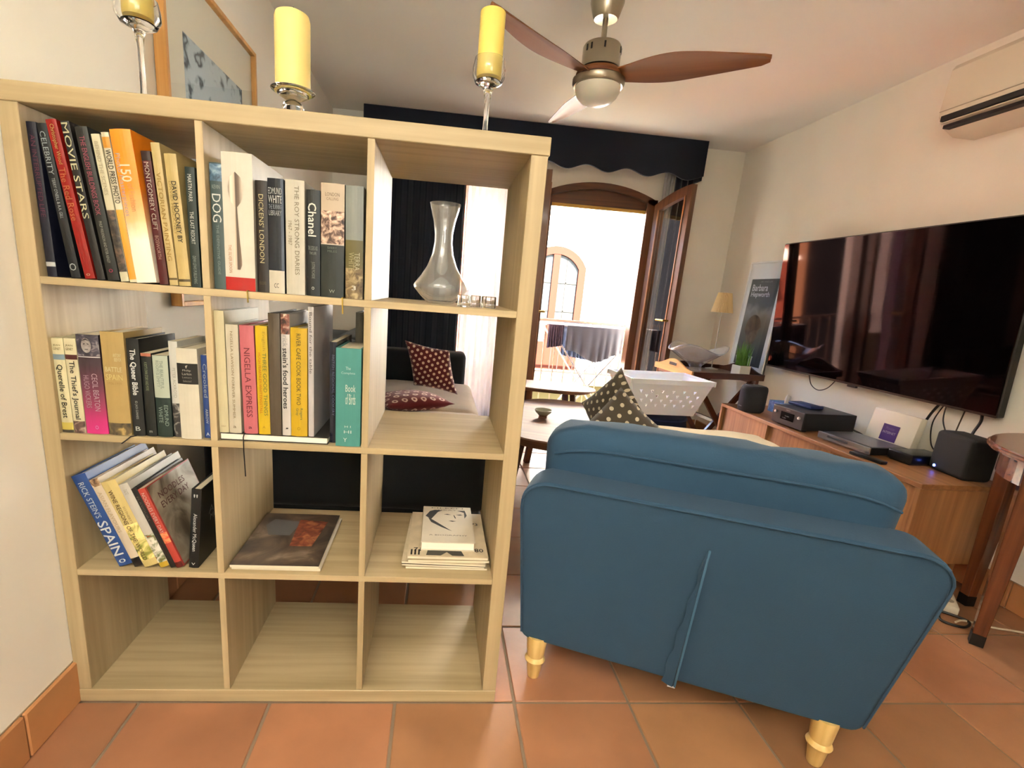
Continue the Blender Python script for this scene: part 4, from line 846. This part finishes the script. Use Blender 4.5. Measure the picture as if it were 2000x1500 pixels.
# the open seam down the middle of the back: an overlapping folded flap
bm = bmesh.new(); rows = []; rnd = random.Random(5)
for k in range(15):
    f = k / 14; z = ZB - .004 + (.46) * f; w = .034 * (1 - f * .85); xx = WD * .50; j = .004 * math.sin(k * 1.9)
    rows.append([bm.verts.new(bp(xx - w + j, z, -.0075)), bm.verts.new(bp(xx - w * .55 + j, z, -.017 + .004 * f)), bm.verts.new(bp(xx - .006, z, -.021 + .010 * f)), bm.verts.new(bp(xx + .004, z, -.0085))])
for a, b in zip(rows, rows[1:]):
    for k in range(3): bm.faces.new((a[k], b[k], b[k + 1], a[k + 1]))
mk('seam_flap', bm, blue, ls, smooth=True, sharp=50)
mk('seam_edge', tube([bp(WD * .5, ZB + .46 * k / 10, -.0215 + .0105 * k / 10) for k in range(11)], .0028, 6), M('#446a86', .85), ls, smooth=True)
mk('care_tag', bbox(-.008, .012, -.001, .001, -.012, .004), M('#e0e0e4', .7), ls, (WD * .49, -.012, ZB))
mk('seat_base', soft_box(.02, WD - .02, .1, .8, ZB, .33, .025, 4, .004), blue, ls, smooth=True, sharp=0)
mk('seat_cushion', soft_box(.03, WD - .03, .14, .82, .33, .45, .04, 6, .012), blue, ls, smooth=True, sharp=0)
bc = soft_box(.02, WD - .05, .04, .20, .452, .815, .05, 12, .008, .0015, 11, 5)
for v in bc.verts:
    e = max(0, abs(v.co.x - WD / 2) - (WD / 2 - .16)) / .16; v.co.z -= .03 * e * e * max(0, (v.co.z - .45) / .35) ** 3
    if v.co.z > .74: v.co.z += .003 * math.sin(v.co.x * 41) * math.sin(v.co.y * 40 + 1) + .003 * math.sin(v.co.x * 83 + v.co.y * 50)
lean_bm(bc, .33, .18)
cz = mk('back_cushion', bc, blue, ls, smooth=True, sharp=0, wn=True)
for v in (): pass
mk('cushion_piping', tube([(.05 + (WD - .12) * k / 20, .043 - .18 * (.762 - .33) - .012 * math.sin(PI * k / 20) ** .5, .765 - .03 * (abs(k - 10) / 10) ** 6) for k in range(21)], .0035, 6), blue, cz, smooth=True)
lgm = wood('#c9a055', '#e6c581', 2, .4)
leg_pr = [(0, 0), (.016, 0), (.018, .004), (.0235, .05), (.028, .056), (.031, .063), (.028, .07), (.024, .075), (.026, .08), (.032, ZB + .012), (0, ZB + .012)]
for x, y in ((.055, .02), (WD - .075, .02), (.07, .74), (WD - .07, .74)): mk('leg', lathe(leg_pr, 24), lgm, ls, (x, y, 0), smooth=True)

def dots(base, dot, s, r, ring=0, ax=(0, 2), rough=.9, jit=0):
    """woven polka dot print, staggered rows, measured on the object's own axes"""
    m = bpy.data.materials.new('dots_%d' % len(bpy.data.materials)); m.use_nodes = True; n = m.node_tree.nodes; L = m.node_tree.links
    b = n['Principled BSDF']; b.inputs['Roughness'].default_value = rough; b.inputs['Sheen Weight'].default_value = .2
    tc = n.new('ShaderNodeTexCoord'); sx = n.new('ShaderNodeSeparateXYZ'); L.new(tc.outputs['Object'], sx.inputs[0])
    def mth(op, a, c=None, v=None):
        q = n.new('ShaderNodeMath'); q.operation = op; L.new(a, q.inputs[0])
        if c is not None: L.new(c, q.inputs[1])
        if v is not None: q.inputs[1].default_value = v
        return q.outputs[0]
    u = mth('MULTIPLY', sx.outputs[ax[0]], v=1 / s); v_ = mth('MULTIPLY', sx.outputs[ax[1]], v=1 / s)
    row = mth('FLOOR', v_); par = mth('PINGPONG', row, v=1); half_ = mth('MULTIPLY', par, v=.5); u2 = mth('ADD', u, half_)
    fu = mth('SUBTRACT', mth('FRACT', u2), v=.5); fv = mth('SUBTRACT', mth('FRACT', v_), v=.5)
    d = mth('SQRT', mth('ADD', mth('MULTIPLY', fu, fu), mth('MULTIPLY', fv, fv)))
    ins = mth('LESS_THAN', d, v=r)
    if ring: ins = mth('MULTIPLY', ins, mth('GREATER_THAN', d, v=r * ring))
    mx = n.new('ShaderNodeMix'); mx.data_type = 'RGBA'; mx.inputs[6].default_value = srgb(base); mx.inputs[7].default_value = srgb(dot); L.new(ins, mx.inputs[0]); L.new(mx.outputs[2], b.inputs['Base Color'])
    return m
gp = 'brown spotted cushions on the loveseat'
taupe = dots('#463c2d', '#c2b69a', .034, .21)
tag(mk('cushion', cushion(.27, .27, .1, 16, seed=2), taupe, None, (1.635, .76, .69), (-4, 45, -66), smooth=True, sharp=0), 'brown cushion with cream spots standing on one corner on the loveseat', 'cushion', gp)
tag(mk('cushion', cushion(.26, .26, .19, 18, .7, seed=7), taupe, None, (1.575, .50, .66), (-12, 38, -22), smooth=True, sharp=0), 'plump brown cushion with cream spots and a crease on the loveseat', 'cushion', gp)
# cream footstool beyond the loveseat
ot = thing('footstool', 'cream upholstered footstool between the loveseat and the sideboard', 'footstool', (2.34, 1.12, 0), -8)
crm = M('#d8c4a0', .95, bump=.1, bscale=200)
mk('base', soft_box(-.3, .3, -.22, .22, .1, .36, .03, 4, .004), crm, ot, smooth=True, sharp=0)
mk('seat_pad', soft_box(-.31, .31, -.23, .23, .36, .5, .05, 8, .012, .004, 6), M('#e2cfae', .95, bump=.1, bscale=200), ot, smooth=True, sharp=0)
for x in (-.25, .25):
    for y in (-.17, .17): mk('leg', lathe([(0, 0), (.016, 0), (.022, .1), (0, .1)], 14), lgm, ot, (x, y, 0), smooth=True)

# ================================================================ dark sofa behind the shelf
dk = M('#0d1216', .9, sheen=.15, bump=.1, bscale=250)
ds = thing('sofa', 'long black fabric sofa with beige seat along the left wall', 'sofa', (0, 0, 0))
SX0, SX1, SY0, SY1 = .06, 1.13, .62, 2.86
mk('base', soft_box(SX0, SX1 - .02, SY0, SY1, .09, .28, .02, 4), dk, ds, smooth=True, sharp=0)
mk('arm', soft_box(SX0, SX1, SY0, SY0 + .2, .281, .6, .04, 4), dk, ds, smooth=True, sharp=0)
mk('arm', soft_box(SX0, SX1, SY1 - .19, SY1, .281, .655, .04, 4), dk, ds, smooth=True, sharp=0)
mk('backrest', soft_box(SX0, SX0 + .22, SY0 + .2, SY1 - .19, .281, .78, .05, 6), dk, ds, smooth=True, sharp=0)
mk('back_cushion', soft_box(SX0 + .22, SX0 + .42, SY0 + .21, 1.73, .43, .82, .06, 6, .01), dk, ds, smooth=True, sharp=0)
mk('back_cushion', soft_box(SX0 + .22, SX0 + .42, 1.74, SY1 - .2, .43, .82, .06, 6, .01), dk, ds, smooth=True, sharp=0)
beige = M('#b9ab98', .95, bump=.15, bscale=120, var=.05, vscale=6)
for a, b in ((SY0 + .205, 1.735), (1.745, SY1 - .195)): mk('seat_cushion', soft_box(SX0 + .22, SX1 + .05, a, b, .281, .425, .05, 8, .01, .004, 9), beige, ds, smooth=True, sharp=0)
for x in (SX0 + .08, SX1 - .1):
    for y in (SY0 + .08, SY1 - .08): mk('leg', lathe([(0, 0), (.02, 0), (.026, .09), (0, .09)], 12), M('#1a1410', .5), ds, (x, y, 0))
red = dots('#5c1518', '#d9b8a0', .032, .27); red2 = dots('#6a1a1c', '#d9b8a8', .055, .3, .45)
rc = cushion(.34, .34, .13, 18, seed=12); q = Matrix.Rotation(math.radians(45), 4, 'Y'); D_ = Matrix.Diagonal((1.0, 1, .66, 1))
bmesh.ops.transform(rc, matrix=D_ @ q, verts=rc.verts[:])
tag(mk('cushion', rc, red, None, (.872, 1.97, .64), (-6, 43, 0), smooth=True, sharp=0), 'dark red cushion with small cream dots leaning on the sofa seat', 'cushion')
tag(mk('cushion', cushion(.40, .36, .11, 16, seed=13), red2, None, (.76, 1.60, .503), (86, 0, 25), smooth=True, sharp=0), 'dark red cushion with white rings lying flat on the sofa seat', 'cushion')

# ================================================================ nest of tables and bowl
wal = wood('#644430', '#8a6648', 0, .7, .5, .0); wald = wood('#3a2416', '#5a3a24', 2, .4)
def nest(label, cx, cy, z, a, b, rz, thick, legs):
    t = thing('coffee_table', label, 'table', (cx, cy, 0), rz)
    n = 48; pl = []
    for k in range(n):
        q = 2 * PI * k / n; e = 2 / 2.5
        pl.append((a * math.copysign(abs(math.cos(q)) ** e, math.cos(q)), b * math.copysign(abs(math.sin(q)) ** e, math.sin(q))))
    bm = bmesh.new(); rings = []
    for s, zz_ in ((.86, z - thick), (.97, z - thick * .35), (1, z - .008), (.993, z)): rings.append([bm.verts.new((x * s, y * s, zz_)) for x, y in pl])
    for r0, r1 in zip(rings, rings[1:]):
        for k in range(n): bm.faces.new((r0[k], r0[(k + 1) % n], r1[(k + 1) % n], r1[k]))
    bm.faces.new(rings[0][::-1]); bm.faces.new(rings[-1]); mk('table_top', bm, wal, t, smooth=True, sharp=30)
    for x, y in legs: mk('leg', bar((x * .8, y * .8, z - thick + .002), (x, y, 0), .035, .035), wald, t)
    return t
nest('low walnut coffee table with rounded corners holding a small bowl', 1.67, 1.72, .42, .37, .56, -20, .07, ((.22, .3), (-.22, .3), (.22, -.3), (-.22, -.3)))
nest('taller narrow walnut coffee table close to the open door', 1.72, 2.38, .5, .36, .17, -12, .03, ((.18, .09), (.24, -.07), (-.24, .09), (-.2, -.08)))
bw = lathe([(0, .0), (.026, 0), (.024, .012), (.03, .02), (.047, .035), (.054, .05), (.051, .051), (.043, .038), (.025, .026), (0, .024)], 28)
tag(mk('bowl', bw, ramp_mat([(0, '#6a3a20'), (.35, '#6a4428'), (.5, '#8a8a74'), (1, '#9c9c88')], 2, .4, 0, .05), None, (1.56, 1.70, .4203), smooth=True), 'small grey green ceramic bowl on the low coffee table', 'bowl')

# ================================================================ laundry basket on a navy pouf
po = thing('pouf', 'round dark navy pouf under the white laundry basket', 'pouf', (2.39, 1.93, 0))
mk('body', lathe([(0, 0), (.16, 0), (.18, .02), (.188, .1), (.188, .36), (.175, .44), (.15, .452), (0, .455)], 36), M('#101730', .9, bump=.1, bscale=250), po, smooth=True); mk('seam', lathe([(.18, .42), (.184, .425), (.18, .43)], 36), M('#1a2344', .9), po)
bkm = M('#f0f3fa', .45, sss=.15); lb2 = thing('laundry_basket', 'white plastic laundry basket with triangular holes on the pouf', 'basket', (2.36, 1.93, .456), 4)
bm = bmesh.new(); w0, d0, w1, d1, hh = .2, .13, .275, .175, .22; cols, rws = 14, 4
def side(bm, p00, p10, p11, p01, cols, rws, th):
    """wall panel pierced by downward triangles, given real thickness"""
    P = lambda u, v: Vector(p00) * (1 - u) * (1 - v) + Vector(p10) * u * (1 - v) + Vector(p11) * u * v + Vector(p01) * (1 - u) * v
    nrm = (Vector(p10) - Vector(p00)).cross(Vector(p01) - Vector(p00)).normalized() * th
    v0, v1 = .22, .78
    def quad(u0, u1, a, b): prism3(bm, [P(u0, a), P(u1, a), P(u1, b), P(u0, b)], nrm)
    quad(0, 1, 0, v0); quad(0, 1, v1, 1)
    for i in range(cols):
        for j in range(rws):
            u0, u1 = i / cols, (i + 1) / cols; a, b = v0 + (v1 - v0) * j / rws, v0 + (v1 - v0) * (j + 1) / rws
            if (i + j) % 2 or i in (0, cols - 1): quad(u0, u1, a, b); continue
            du, dv = (u1 - u0), (b - a); A, B_, C_, D_ = P(u0, a), P(u1, a), P(u1, b), P(u0, b)
            t0, t1, t2 = P(u0 + .22 * du, b - .2 * dv), P(u1 - .22 * du, b - .2 * dv), P((u0 + u1) / 2, a + .15 * dv)
            for f in ([D_, C_, t1, t0], [C_, B_, t2, t1], [B_, A, t2], [A, D_, t0, t2]): prism3(bm, f, nrm)
def prism3(bm, pts, off):
    a = [bm.verts.new(p) for p in pts]; b = [bm.verts.new(p + off) for p in pts]; n = len(pts)
    bm.faces.new(a); bm.faces.new(b[::-1])
    for k in range(n): bm.faces.new((a[k], b[k], b[(k + 1) % n], a[(k + 1) % n]))
c0 = [(-w0, -d0, 0), (w0, -d0, 0), (w0, d0, 0), (-w0, d0, 0)]; c1 = [(-w1, -d1, hh), (w1, -d1, hh), (w1, d1, hh), (-w1, d1, hh)]
for k in range(4): side(bm, c0[k], c0[(k + 1) % 4], c1[(k + 1) % 4], c1[k], cols if k % 2 == 0 else 10, rws, -.003)
mk('wall', bm, bkm, lb2)
mk('base', bbox(-w0, w0, -d0, d0, 0, .004), bkm, lb2)
bm = bmesh.new()
for k in range(4):
    p, q = Vector(c1[k]), Vector(c1[(k + 1) % 4]); bar(p + (p - q).normalized() * .012, q + (q - p).normalized() * .012, .03, .008, bm)
mk('rim', bm, bkm, lb2)

# ================================================================ tray table in the corner
trd = wood('#3a1c10', '#5e3018', 0, .3, .8, .2); trd_lit = wood('#c58a4a', '#e0ac6c', 1, .4, .8)
tt = thing('tray_table', 'dark wooden butler tray on folding crossed legs in the corner', 'tray table', (2.715, 2.17, 0), 6)
TLx, TLy, tz = .565, .5, .655
mk('tray_base', bbox(0, TLx, 0, TLy, tz, tz + .012), trd, tt)
def wavy(L, lo, hi, hole):
    n = 24; top = []
    for k in range(n + 1):
        f = k / n; top.append((L * f, lo + (hi - lo) * (.5 - .5 * math.cos(2 * PI * min(1, max(0, f)))) ** 1.2))
    return top
def rail(L, lo, hi, plane, d0, d1, mat, name):
    t = wavy(L, lo, hi, 0); return mk(name, prism([(0, tz)] + [(L, tz)] + [(a, tz + b) for a, b in reversed(t)], d0, d1, plane), mat, tt)
rail(TLy, .042, .1, 'yz', -.014, 0, trd_lit, 'end_rail'); rail(TLy, .042, .1, 'yz', TLx, TLx + .014, trd, 'end_rail')  # lighter wood on the first end paints in the door light
rail(TLx, .042, .045, 'xz', -.014, 0, trd, 'side_rail'); rail(TLx, .042, .06, 'xz', TLy, TLy + .014, trd, 'side_rail')
mk('hand_hole', bbox(-.0155, .001, TLy * .40, TLy * .60, tz + .05, tz + .075, .004, 2), M('#1a0d07', .7), tt)
for y in (.03, TLy - .03):
    mk('leg', bar((.04, y, tz - .012), (TLx - .03, y, 0), .036, .02), trd, tt); mk('leg', bar((TLx - .04, y + .022, tz - .012), (.03, y + .022, 0), .036, .02), trd, tt)
for x in (.04, TLx - .04): mk('top_bar', bar((x, .0, tz - .012), (x, TLy + .01, tz - .012), .03, .024), trd, tt)
mk('stretcher', bar((TLx * .5, .03, tz * .5), (TLx * .5, TLy - .01, tz * .5), .022, .022), trd, tt)
def onT(x, y, z=.0125):
    a = math.radians(6); return (2.715 + x * math.cos(a) - y * math.sin(a), 2.17 + x * math.sin(a) + y * math.cos(a), tz + z)
# free-form glass bowl
bm = lathe([(0, 0), (.05, 0), (.055, .01), (.04, .03), (.06, .055), (.12, .1), (.195, .165), (.21, .178), (.206, .182), (.185, .172), (.11, .11), (.05, .07), (0, .066)], 48)
for v in bm.verts:
    r = math.hypot(v.co.x, v.co.y); a = math.atan2(v.co.y, v.co.x)
    if v.co.z > .06: v.co.z += (r / .23) ** 2 * .035 * math.cos(3 * a + .6); v.co.x *= 1.02
mk_b = tag(mk('glass_bowl', bm, dusty_glass(.08, 2.2, .1), None, onT(.2, .29), smooth=True, sharp=0), 'large wavy clear glass bowl on the tray table', 'bowl')
pl = thing('potted_plant', 'grassy green plant in a square white pot on the tray table', 'plant', onT(.43, .075), 8)
bm = bbox(-.045, .045, -.045, .045, 0, .085, .004, 2); mk('pot', bm, M('#e4e0d4', .5), pl); mk('soil', bbox(-.04, .04, -.04, .04, .08, .0865), M('#2a1d14', 1), pl)
bm = bmesh.new(); rnd = random.Random(21)
for k in range(110):
    a = rnd.uniform(0, 2 * PI); x, y = rnd.uniform(-.034, .034), rnd.uniform(-.034, .034); h = rnd.uniform(.1, .2); o_ = rnd.uniform(.005, .06); w = rnd.uniform(.0025, .005)
    px_, py_ = -math.sin(a) * w, math.cos(a) * w; prev = None
    for s in range(5):
        f = s / 4; c = Vector((x + math.cos(a) * o_ * f * f, y + math.sin(a) * o_ * f * f, .086 + h * (f - .25 * f * f * (o_ / .075)))); k_ = 1 - f * .92
        cur = [bm.verts.new(c + Vector((px_ * k_, py_ * k_, 0))), bm.verts.new(c - Vector((px_ * k_, py_ * k_, 0)))]
        if prev: bm.faces.new((prev[0], prev[1], cur[1], cur[0]))
        prev = cur
mk('leaves', bm, M('#5c8a34', .6, var=.25, vscale=30), pl, kind='stuff')
vs = thing('vase', 'plain white tapered pot beside the grassy plant', 'pot', onT(.505, .16))
mk('body', lathe([(0, 0), (.04, 0), (.043, .004), (.052, .12), (.054, .14), (.051, .141), (.047, .12), (.036, .01), (0, .01)], 32), M('#dfe2e4', .45), vs, smooth=True); mk('rim', lathe([(.051, .139), (.0555, .141), (.0555, .147), (.051, .149)], 32), M('#e8eaea', .4), vs, smooth=True)
# poster
ps2 = thing('poster_frame', 'white framed exhibition poster leaning on the wall above the tray', 'poster', (3.322, 2.31, tz + .0145))
PW, PH = .44, .85
prt = (0, 2.2, 0)
def pst(name, b, m, bev=0): o = mk(name, bbox(*b, bev, 1), m, ps2); o.rotation_euler = [math.radians(a) for a in prt]; return o
pst('backing', (0, .012, 0, PW, 0, PH), M('#c8c6be', .8)); pst('mat_board', (-.002, 0, .012, PW - .012, .012, PH - .012), M('#e4e6e4', .85))
for b in ((-.01, .014, 0, .012, 0, PH), (-.01, .014, PW - .012, PW, 0, PH)): pst('frame_side', b, M('#f0f0ec', .4), .001)
for b in ((-.01, .014, .012, PW - .012, 0, .012), (-.01, .014, .012, PW - .012, PH - .012, PH)): pst('frame_rail', b, M('#f0f0ec', .4), .001)
im = pst('poster_print', (-.003, -.0021, .055, PW - .055, .06, .72), ramp_mat([(0, '#3a3c38'), (.25, '#4c4e48'), (.5, '#6a6a64'), (.62, '#8a8a84'), (.7, '#5c5c58'), (1, '#55564f')], 2, .5, .06, .72, .25, 9))
bm = bmesh.new(); q = [(.0 + .085 * math.cos(2 * PI * k / 24) * (1.15 if k < 12 else .85), .12 * math.sin(2 * PI * k / 24)) for k in range(24)]
bm.faces.new([bm.verts.new((0, a, b)) for a, b in q]); pf2 = mk('print_shape', bm, photo_mat(['#2c241c', '#5a4a3a', '#7a6a58'], 12), im, (-.0036, .24, .33))
for s, w, zz_, yy in (('Barbara', .19, .655, .262), ('Hepworth', .225, .60, .245)):
    lettering(im, s, w, .05, (-.0038, yy, zz_), (90, 0, -90), '#ffffff', .015)
lettering(im, 'ART AND LIFE', .14, .012, (-.0038, .2, .70), (90, 0, -90), '#b8b8b0')
pst('glazing', (-.008, -.007, .012, PW - .012, .012, PH - .012), clear_m)
# lamp
lp = thing('table_lamp', 'slim table lamp with a pleated cream shade in the corner', 'lamp', onT(.44, .42))
mk('base', lathe([(0, 0), (.05, 0), (.05, .006), (.012, .014), (0, .015)], 28), M('#b8b4a8', .3, .9), lp, smooth=True)
mk('stem', lathe([(0, .01), (.0045, .01), (.0045, .52), (0, .52)], 12), M('#c8c4b8', .3, .9), lp)
bm = bmesh.new(); n = 72; r0 = []; r1 = []; i0 = []; i1 = []
for k in range(n):
    a = 2 * PI * k / n; e = .0025 * (1 if k % 2 else -1)
    for lst, r, z in ((r0, .078, .45), (r1, .048, .6)): lst.append(bm.verts.new(((r + e) * math.cos(a), (r + e) * math.sin(a), z)))
    for lst, r, z in ((i0, .0755, .45), (i1, .0455, .6)): lst.append(bm.verts.new(((r + e) * math.cos(a), (r + e) * math.sin(a), z)))
for k in range(n):
    j = (k + 1) % n
    for A, B_ in ((r0, r1), (i1, i0), (i0, r0), (r1, i1)): bm.faces.new((A[k], A[j], B_[j], B_[k]))
mk('lamp_shade', bm, M('#d9bd8a', .9), lp)
mk('shade_ring', lathe([(.0, .519), (.045, .519), (.045, .522), (0, .522)], 20), M('#b8b4a8', .4, .8), lp)

# ================================================================ outside
struct('balcony_floor', bbox(.4, 3.3, YB + .25, 4.12, -.14, -.02), M('#d9c79a', .8))
struct('street', bbox(-9, 14, YB + .25, 30, -3.3, -3.2), M('#8a8070', .9))
iron = M('#6a4f3a', .6)
rl = thing('balcony_railing', 'thin iron balcony railing just outside the open door', 'railing', (0, 4.08, 0))
for z in (.0, .9): mk('rail', bar((.42, 0, z), (3.28, 0, z), .022, .022), iron, rl)
bar_me = None
for k in range(24):
    o = mk('bar', bar_me or bar((0, 0, 0), (0, 0, .9), .01, .01), iron, rl, (.45 + k * .122, 0, 0)); bar_me = o.data
ar = thing('clothes_airer', 'folding clothes airer with crossed legs on the balcony', 'clothes airer', (0, 0, 0))
stl = M('#7d6f66', .4, .3); AX0, AX1, AY0, AY1, AZ = 1.93, 2.86, 3.52, 3.95, .88
mk('frame', tube([(AX0, AY0, AZ), (AX1, AY0, AZ), (AX1, AY1, AZ), (AX0, AY1, AZ), (AX0, AY0, AZ)], .008, 6), stl, ar)
for k in range(1, 6): mk('line', tube([(AX0, AY0 + (AY1 - AY0) * k / 6, AZ), (AX1, AY0 + (AY1 - AY0) * k / 6, AZ)], .003, 5), stl, ar)
for y in (AY0 + .02, AY1 - .02):
    for a, b in ((AX0 + .03, 2.5), (AX1 - .03, 2.28)): mk('leg', tube([(a, y, AZ - .01), (b if a < 2.3 else b, y, .15), (b + (.12 if a < 2.3 else -.12), y, -.012)], .009, 6), stl, ar)
def garment(label, x0, x1, y, z1, hem, mat, amp=.015, seed=1):
    rnd = random.Random(seed); bm = bmesh.new(); n = 40; rows = []; 
    for j in range(7):
        row = []
        for i in range(n + 1):
            f = i / n; zb = hem(f); z = z1 - (z1 - zb) * j / 6
            row.append((x0 + (x1 - x0) * f, y - .012 + amp * math.sin(f * 46 + 1.3 * math.sin(f * 9)) * (j / 6), z))
        rows.append(row)
    F = [[bm.verts.new(p) for p in r] for r in rows]; B_ = [[bm.verts.new((p[0], p[1] + .006, p[2])) for p in r] for r in rows]
    for j in range(6):
        for i in range(n): bm.faces.new((F[j][i], F[j + 1][i], F[j + 1][i + 1], F[j][i + 1])); bm.faces.new((B_[j][i], B_[j][i + 1], B_[j + 1][i + 1], B_[j + 1][i]))
        for i in (0, n): bm.faces.new((F[j][i], F[j + 1][i], B_[j + 1][i], B_[j][i]))
    for i in range(n):
        for j in (0, 6): bm.faces.new((F[j][i], F[j][i + 1], B_[j][i + 1], B_[j][i]))
    tag(mk('garment', bm, mat, smooth=True, sharp=60), label, 'clothing')
garment('grey folded trousers hanging over the front of the airer', 2.12, 2.68, AY0 - .006, AZ + .006, lambda f: .60 + .05 * math.sin(PI * (f * 2.1 + .35)) , M('#5c5a62', .9), seed=3)
garment('dark maroon garment hanging at the hinge end of the airer', 1.94, 2.09, AY0 - .006, AZ + .006, lambda f: .66 + .03 * f, M('#43303a', .9), seed=4)
garment('navy garment hanging over the back of the airer', 2.2, 2.5, AY1 + .03, AZ + .012, lambda f: .55 - .04 * f, M('#2c3244', .9), seed=6)
# opposite house
ob = thing('house', 'white sunlit house with an arched orange door across the street', 'building', (0, 0, 0))
FYo = 7.0; wht = M('#f6efe0', .9)
mk('wall', bbox(1.3, 12, FYo, FYo + .4, -3.2, 4.6), wht, ob); mk('base_band', bbox(1.3, 12, FYo - .03, FYo, -3.2, -.16), M('#3a300e', .9), ob)
mk('roof', prism([(FYo - .5, 4.55), (FYo + .4, 4.55), (FYo + 3, 5.5), (FYo + 3, 5.7), (FYo - .5, 4.7)], 1.3, 12, 'yz'), M('#b06a44', .9, var=.2, vscale=4), ob)
mk('cornice', bbox(1.3, 12, FYo - .08, FYo, 2.62, 2.74), M('#f0e6cc', .9), ob)
def arch_door(parent, x0, x1, z0, spr, apx, y):
    c = (x0 + x1) / 2; h = (x1 - x0) / 2; s = apx - spr; R = (h * h + s * s) / (2 * s); g = lambda x, d=0: apx - R + math.sqrt(max(0, (R - d) ** 2 - (x - c) ** 2))
    org = M('#2c0f05', .8, spec=.1); n = 16; w = .12
    d = mk('door_frame', prism([(x0, z0)] + [(x0 + (x1 - x0) * k / n, g(x0 + (x1 - x0) * k / n)) for k in range(n + 1)] + [(x1, z0), (x1 - w, z0)] + [(x1 - w + (x0 - x1 + 2 * w) * k / n, g(x1 - w + (x0 - x1 + 2 * w) * k / n, w)) for k in range(n + 1)] + [(x0 + w, z0)], y - .06, y, 'xz'), org, parent)
    mk('door_stile', bbox(c - .055, c + .055, y - .055, y - .005, z0, apx - w), org, d); mk('door_rail', bbox(x0 + w, x1 - w, y - .05, y - .008, z0, z0 + .45), org, d)
    mk('curtained_glass', prism([(x0 + w * .8, z0 + .4)] + [(x0 + w * .8 + (x1 - x0 - 1.6 * w) * k / n, g(x0 + w * .8 + (x1 - x0 - 1.6 * w) * k / n, w * .9)) for k in range(n + 1)] + [(x1 - w * .8, z0 + .4)], y - .02, y - .002, 'xz'), M('#2e2e2a', .5, var=.2, vscale=10, stretch=(4, 1, .2), spec=.1), d)
    for z in (z0 + .95, z0 + 1.4): mk('glazing_bar', bbox(x0 + w, x1 - w, y - .03, y - .019, z, z + .02), M('#1c1a16', .6, spec=.1), d)
    for x in ((x0 + w + c) / 2, (x1 - w + c) / 2): mk('glazing_bar', bbox(x - .008, x + .008, y - .03, y - .019, z0 + .45, g(x, w)), M('#1c1a16', .6, spec=.1), d)
arch_door(ob, 2.24, 3.22, -.04, 1.62, 1.93, FYo)
mk('balcony_slab', bbox(1.5, 7, FYo - .75, FYo - .03, -.16, -.04), M('#4c4128', .9), ob)
orl = thing('balcony_railing', 'thin iron railing of the balcony on the house across the street', 'railing', (0, FYo - .72, -.04))
for z in (.06, .82): mk('rail', bar((1.5, 0, z), (7, 0, z), .025, .025), M('#1c1612', .6, spec=.1), orl)
bme = None
for k in range(46): o = mk('bar', bme or bar((0, 0, .06), (0, 0, .82), .013, .013), M('#1c1612', .6, spec=.1), orl, (1.55 + k * .12, 0, 0)); bme = o.data
sh2 = thing('slatted_shutter', 'yellow slatted board fixed behind the far balcony railing', 'shutter', (3.75, FYo - .66, -.039))
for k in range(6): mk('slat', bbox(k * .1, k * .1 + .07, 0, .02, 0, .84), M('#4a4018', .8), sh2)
# orange house further along the street, then an added dark block for reflections
oh = thing('house', 'orange rendered house with a tiled roof further along the street', 'building', (0, 0, 0))
OX = -.62
mk('wall', bbox(OX, 1.295, FYo - .2, FYo + .4, -3.2, 2.9), M('#6e2c14', .9, var=.05, vscale=2), oh); mk('corner_trim', bbox(OX, OX + .22, FYo - .24, FYo - .2, -3.2, 2.9), M('#6a4426', .9), oh)
bm = bmesh.new()
for k in range(9):
    x = OX + .1 + k * .195; tube([(x, FYo - .55, 2.86), (x, FYo + 1.6, 3.6)], .075, 6, bm)
mk('roof_tiles', bm, M('#b5764c', .9, var=.2, vscale=3), oh, kind='stuff'); mk('eaves', bbox(OX, 1.295, FYo - .5, FYo - .2, 2.72, 2.8), M('#e8dcc4', .9), oh)
mk('awning', prism([(FYo - .75, 1.55), (FYo - .2, 1.8), (FYo - .2, 1.84), (FYo - .75, 1.59)], -.1, .9, 'yz'), M('#e8dcc4', .8), oh)
dh = thing('house', 'added dark block beyond the orange house, there only to be reflected', 'building', (0, 0, 0))
mk('wall', bbox(-9, OX - .001, FYo - .25, FYo + .4, -3.2, 3.4), M('#080606', .95, var=.1, vscale=2, spec=.1), dh); mk('purple_strip', bbox(-2.3, -1.95, FYo - .33, FYo - .25, -3.2, 3.4), M('#20101a', .8, spec=.1), dh)  # dark wall and purplish strip added for the television screen to reflect
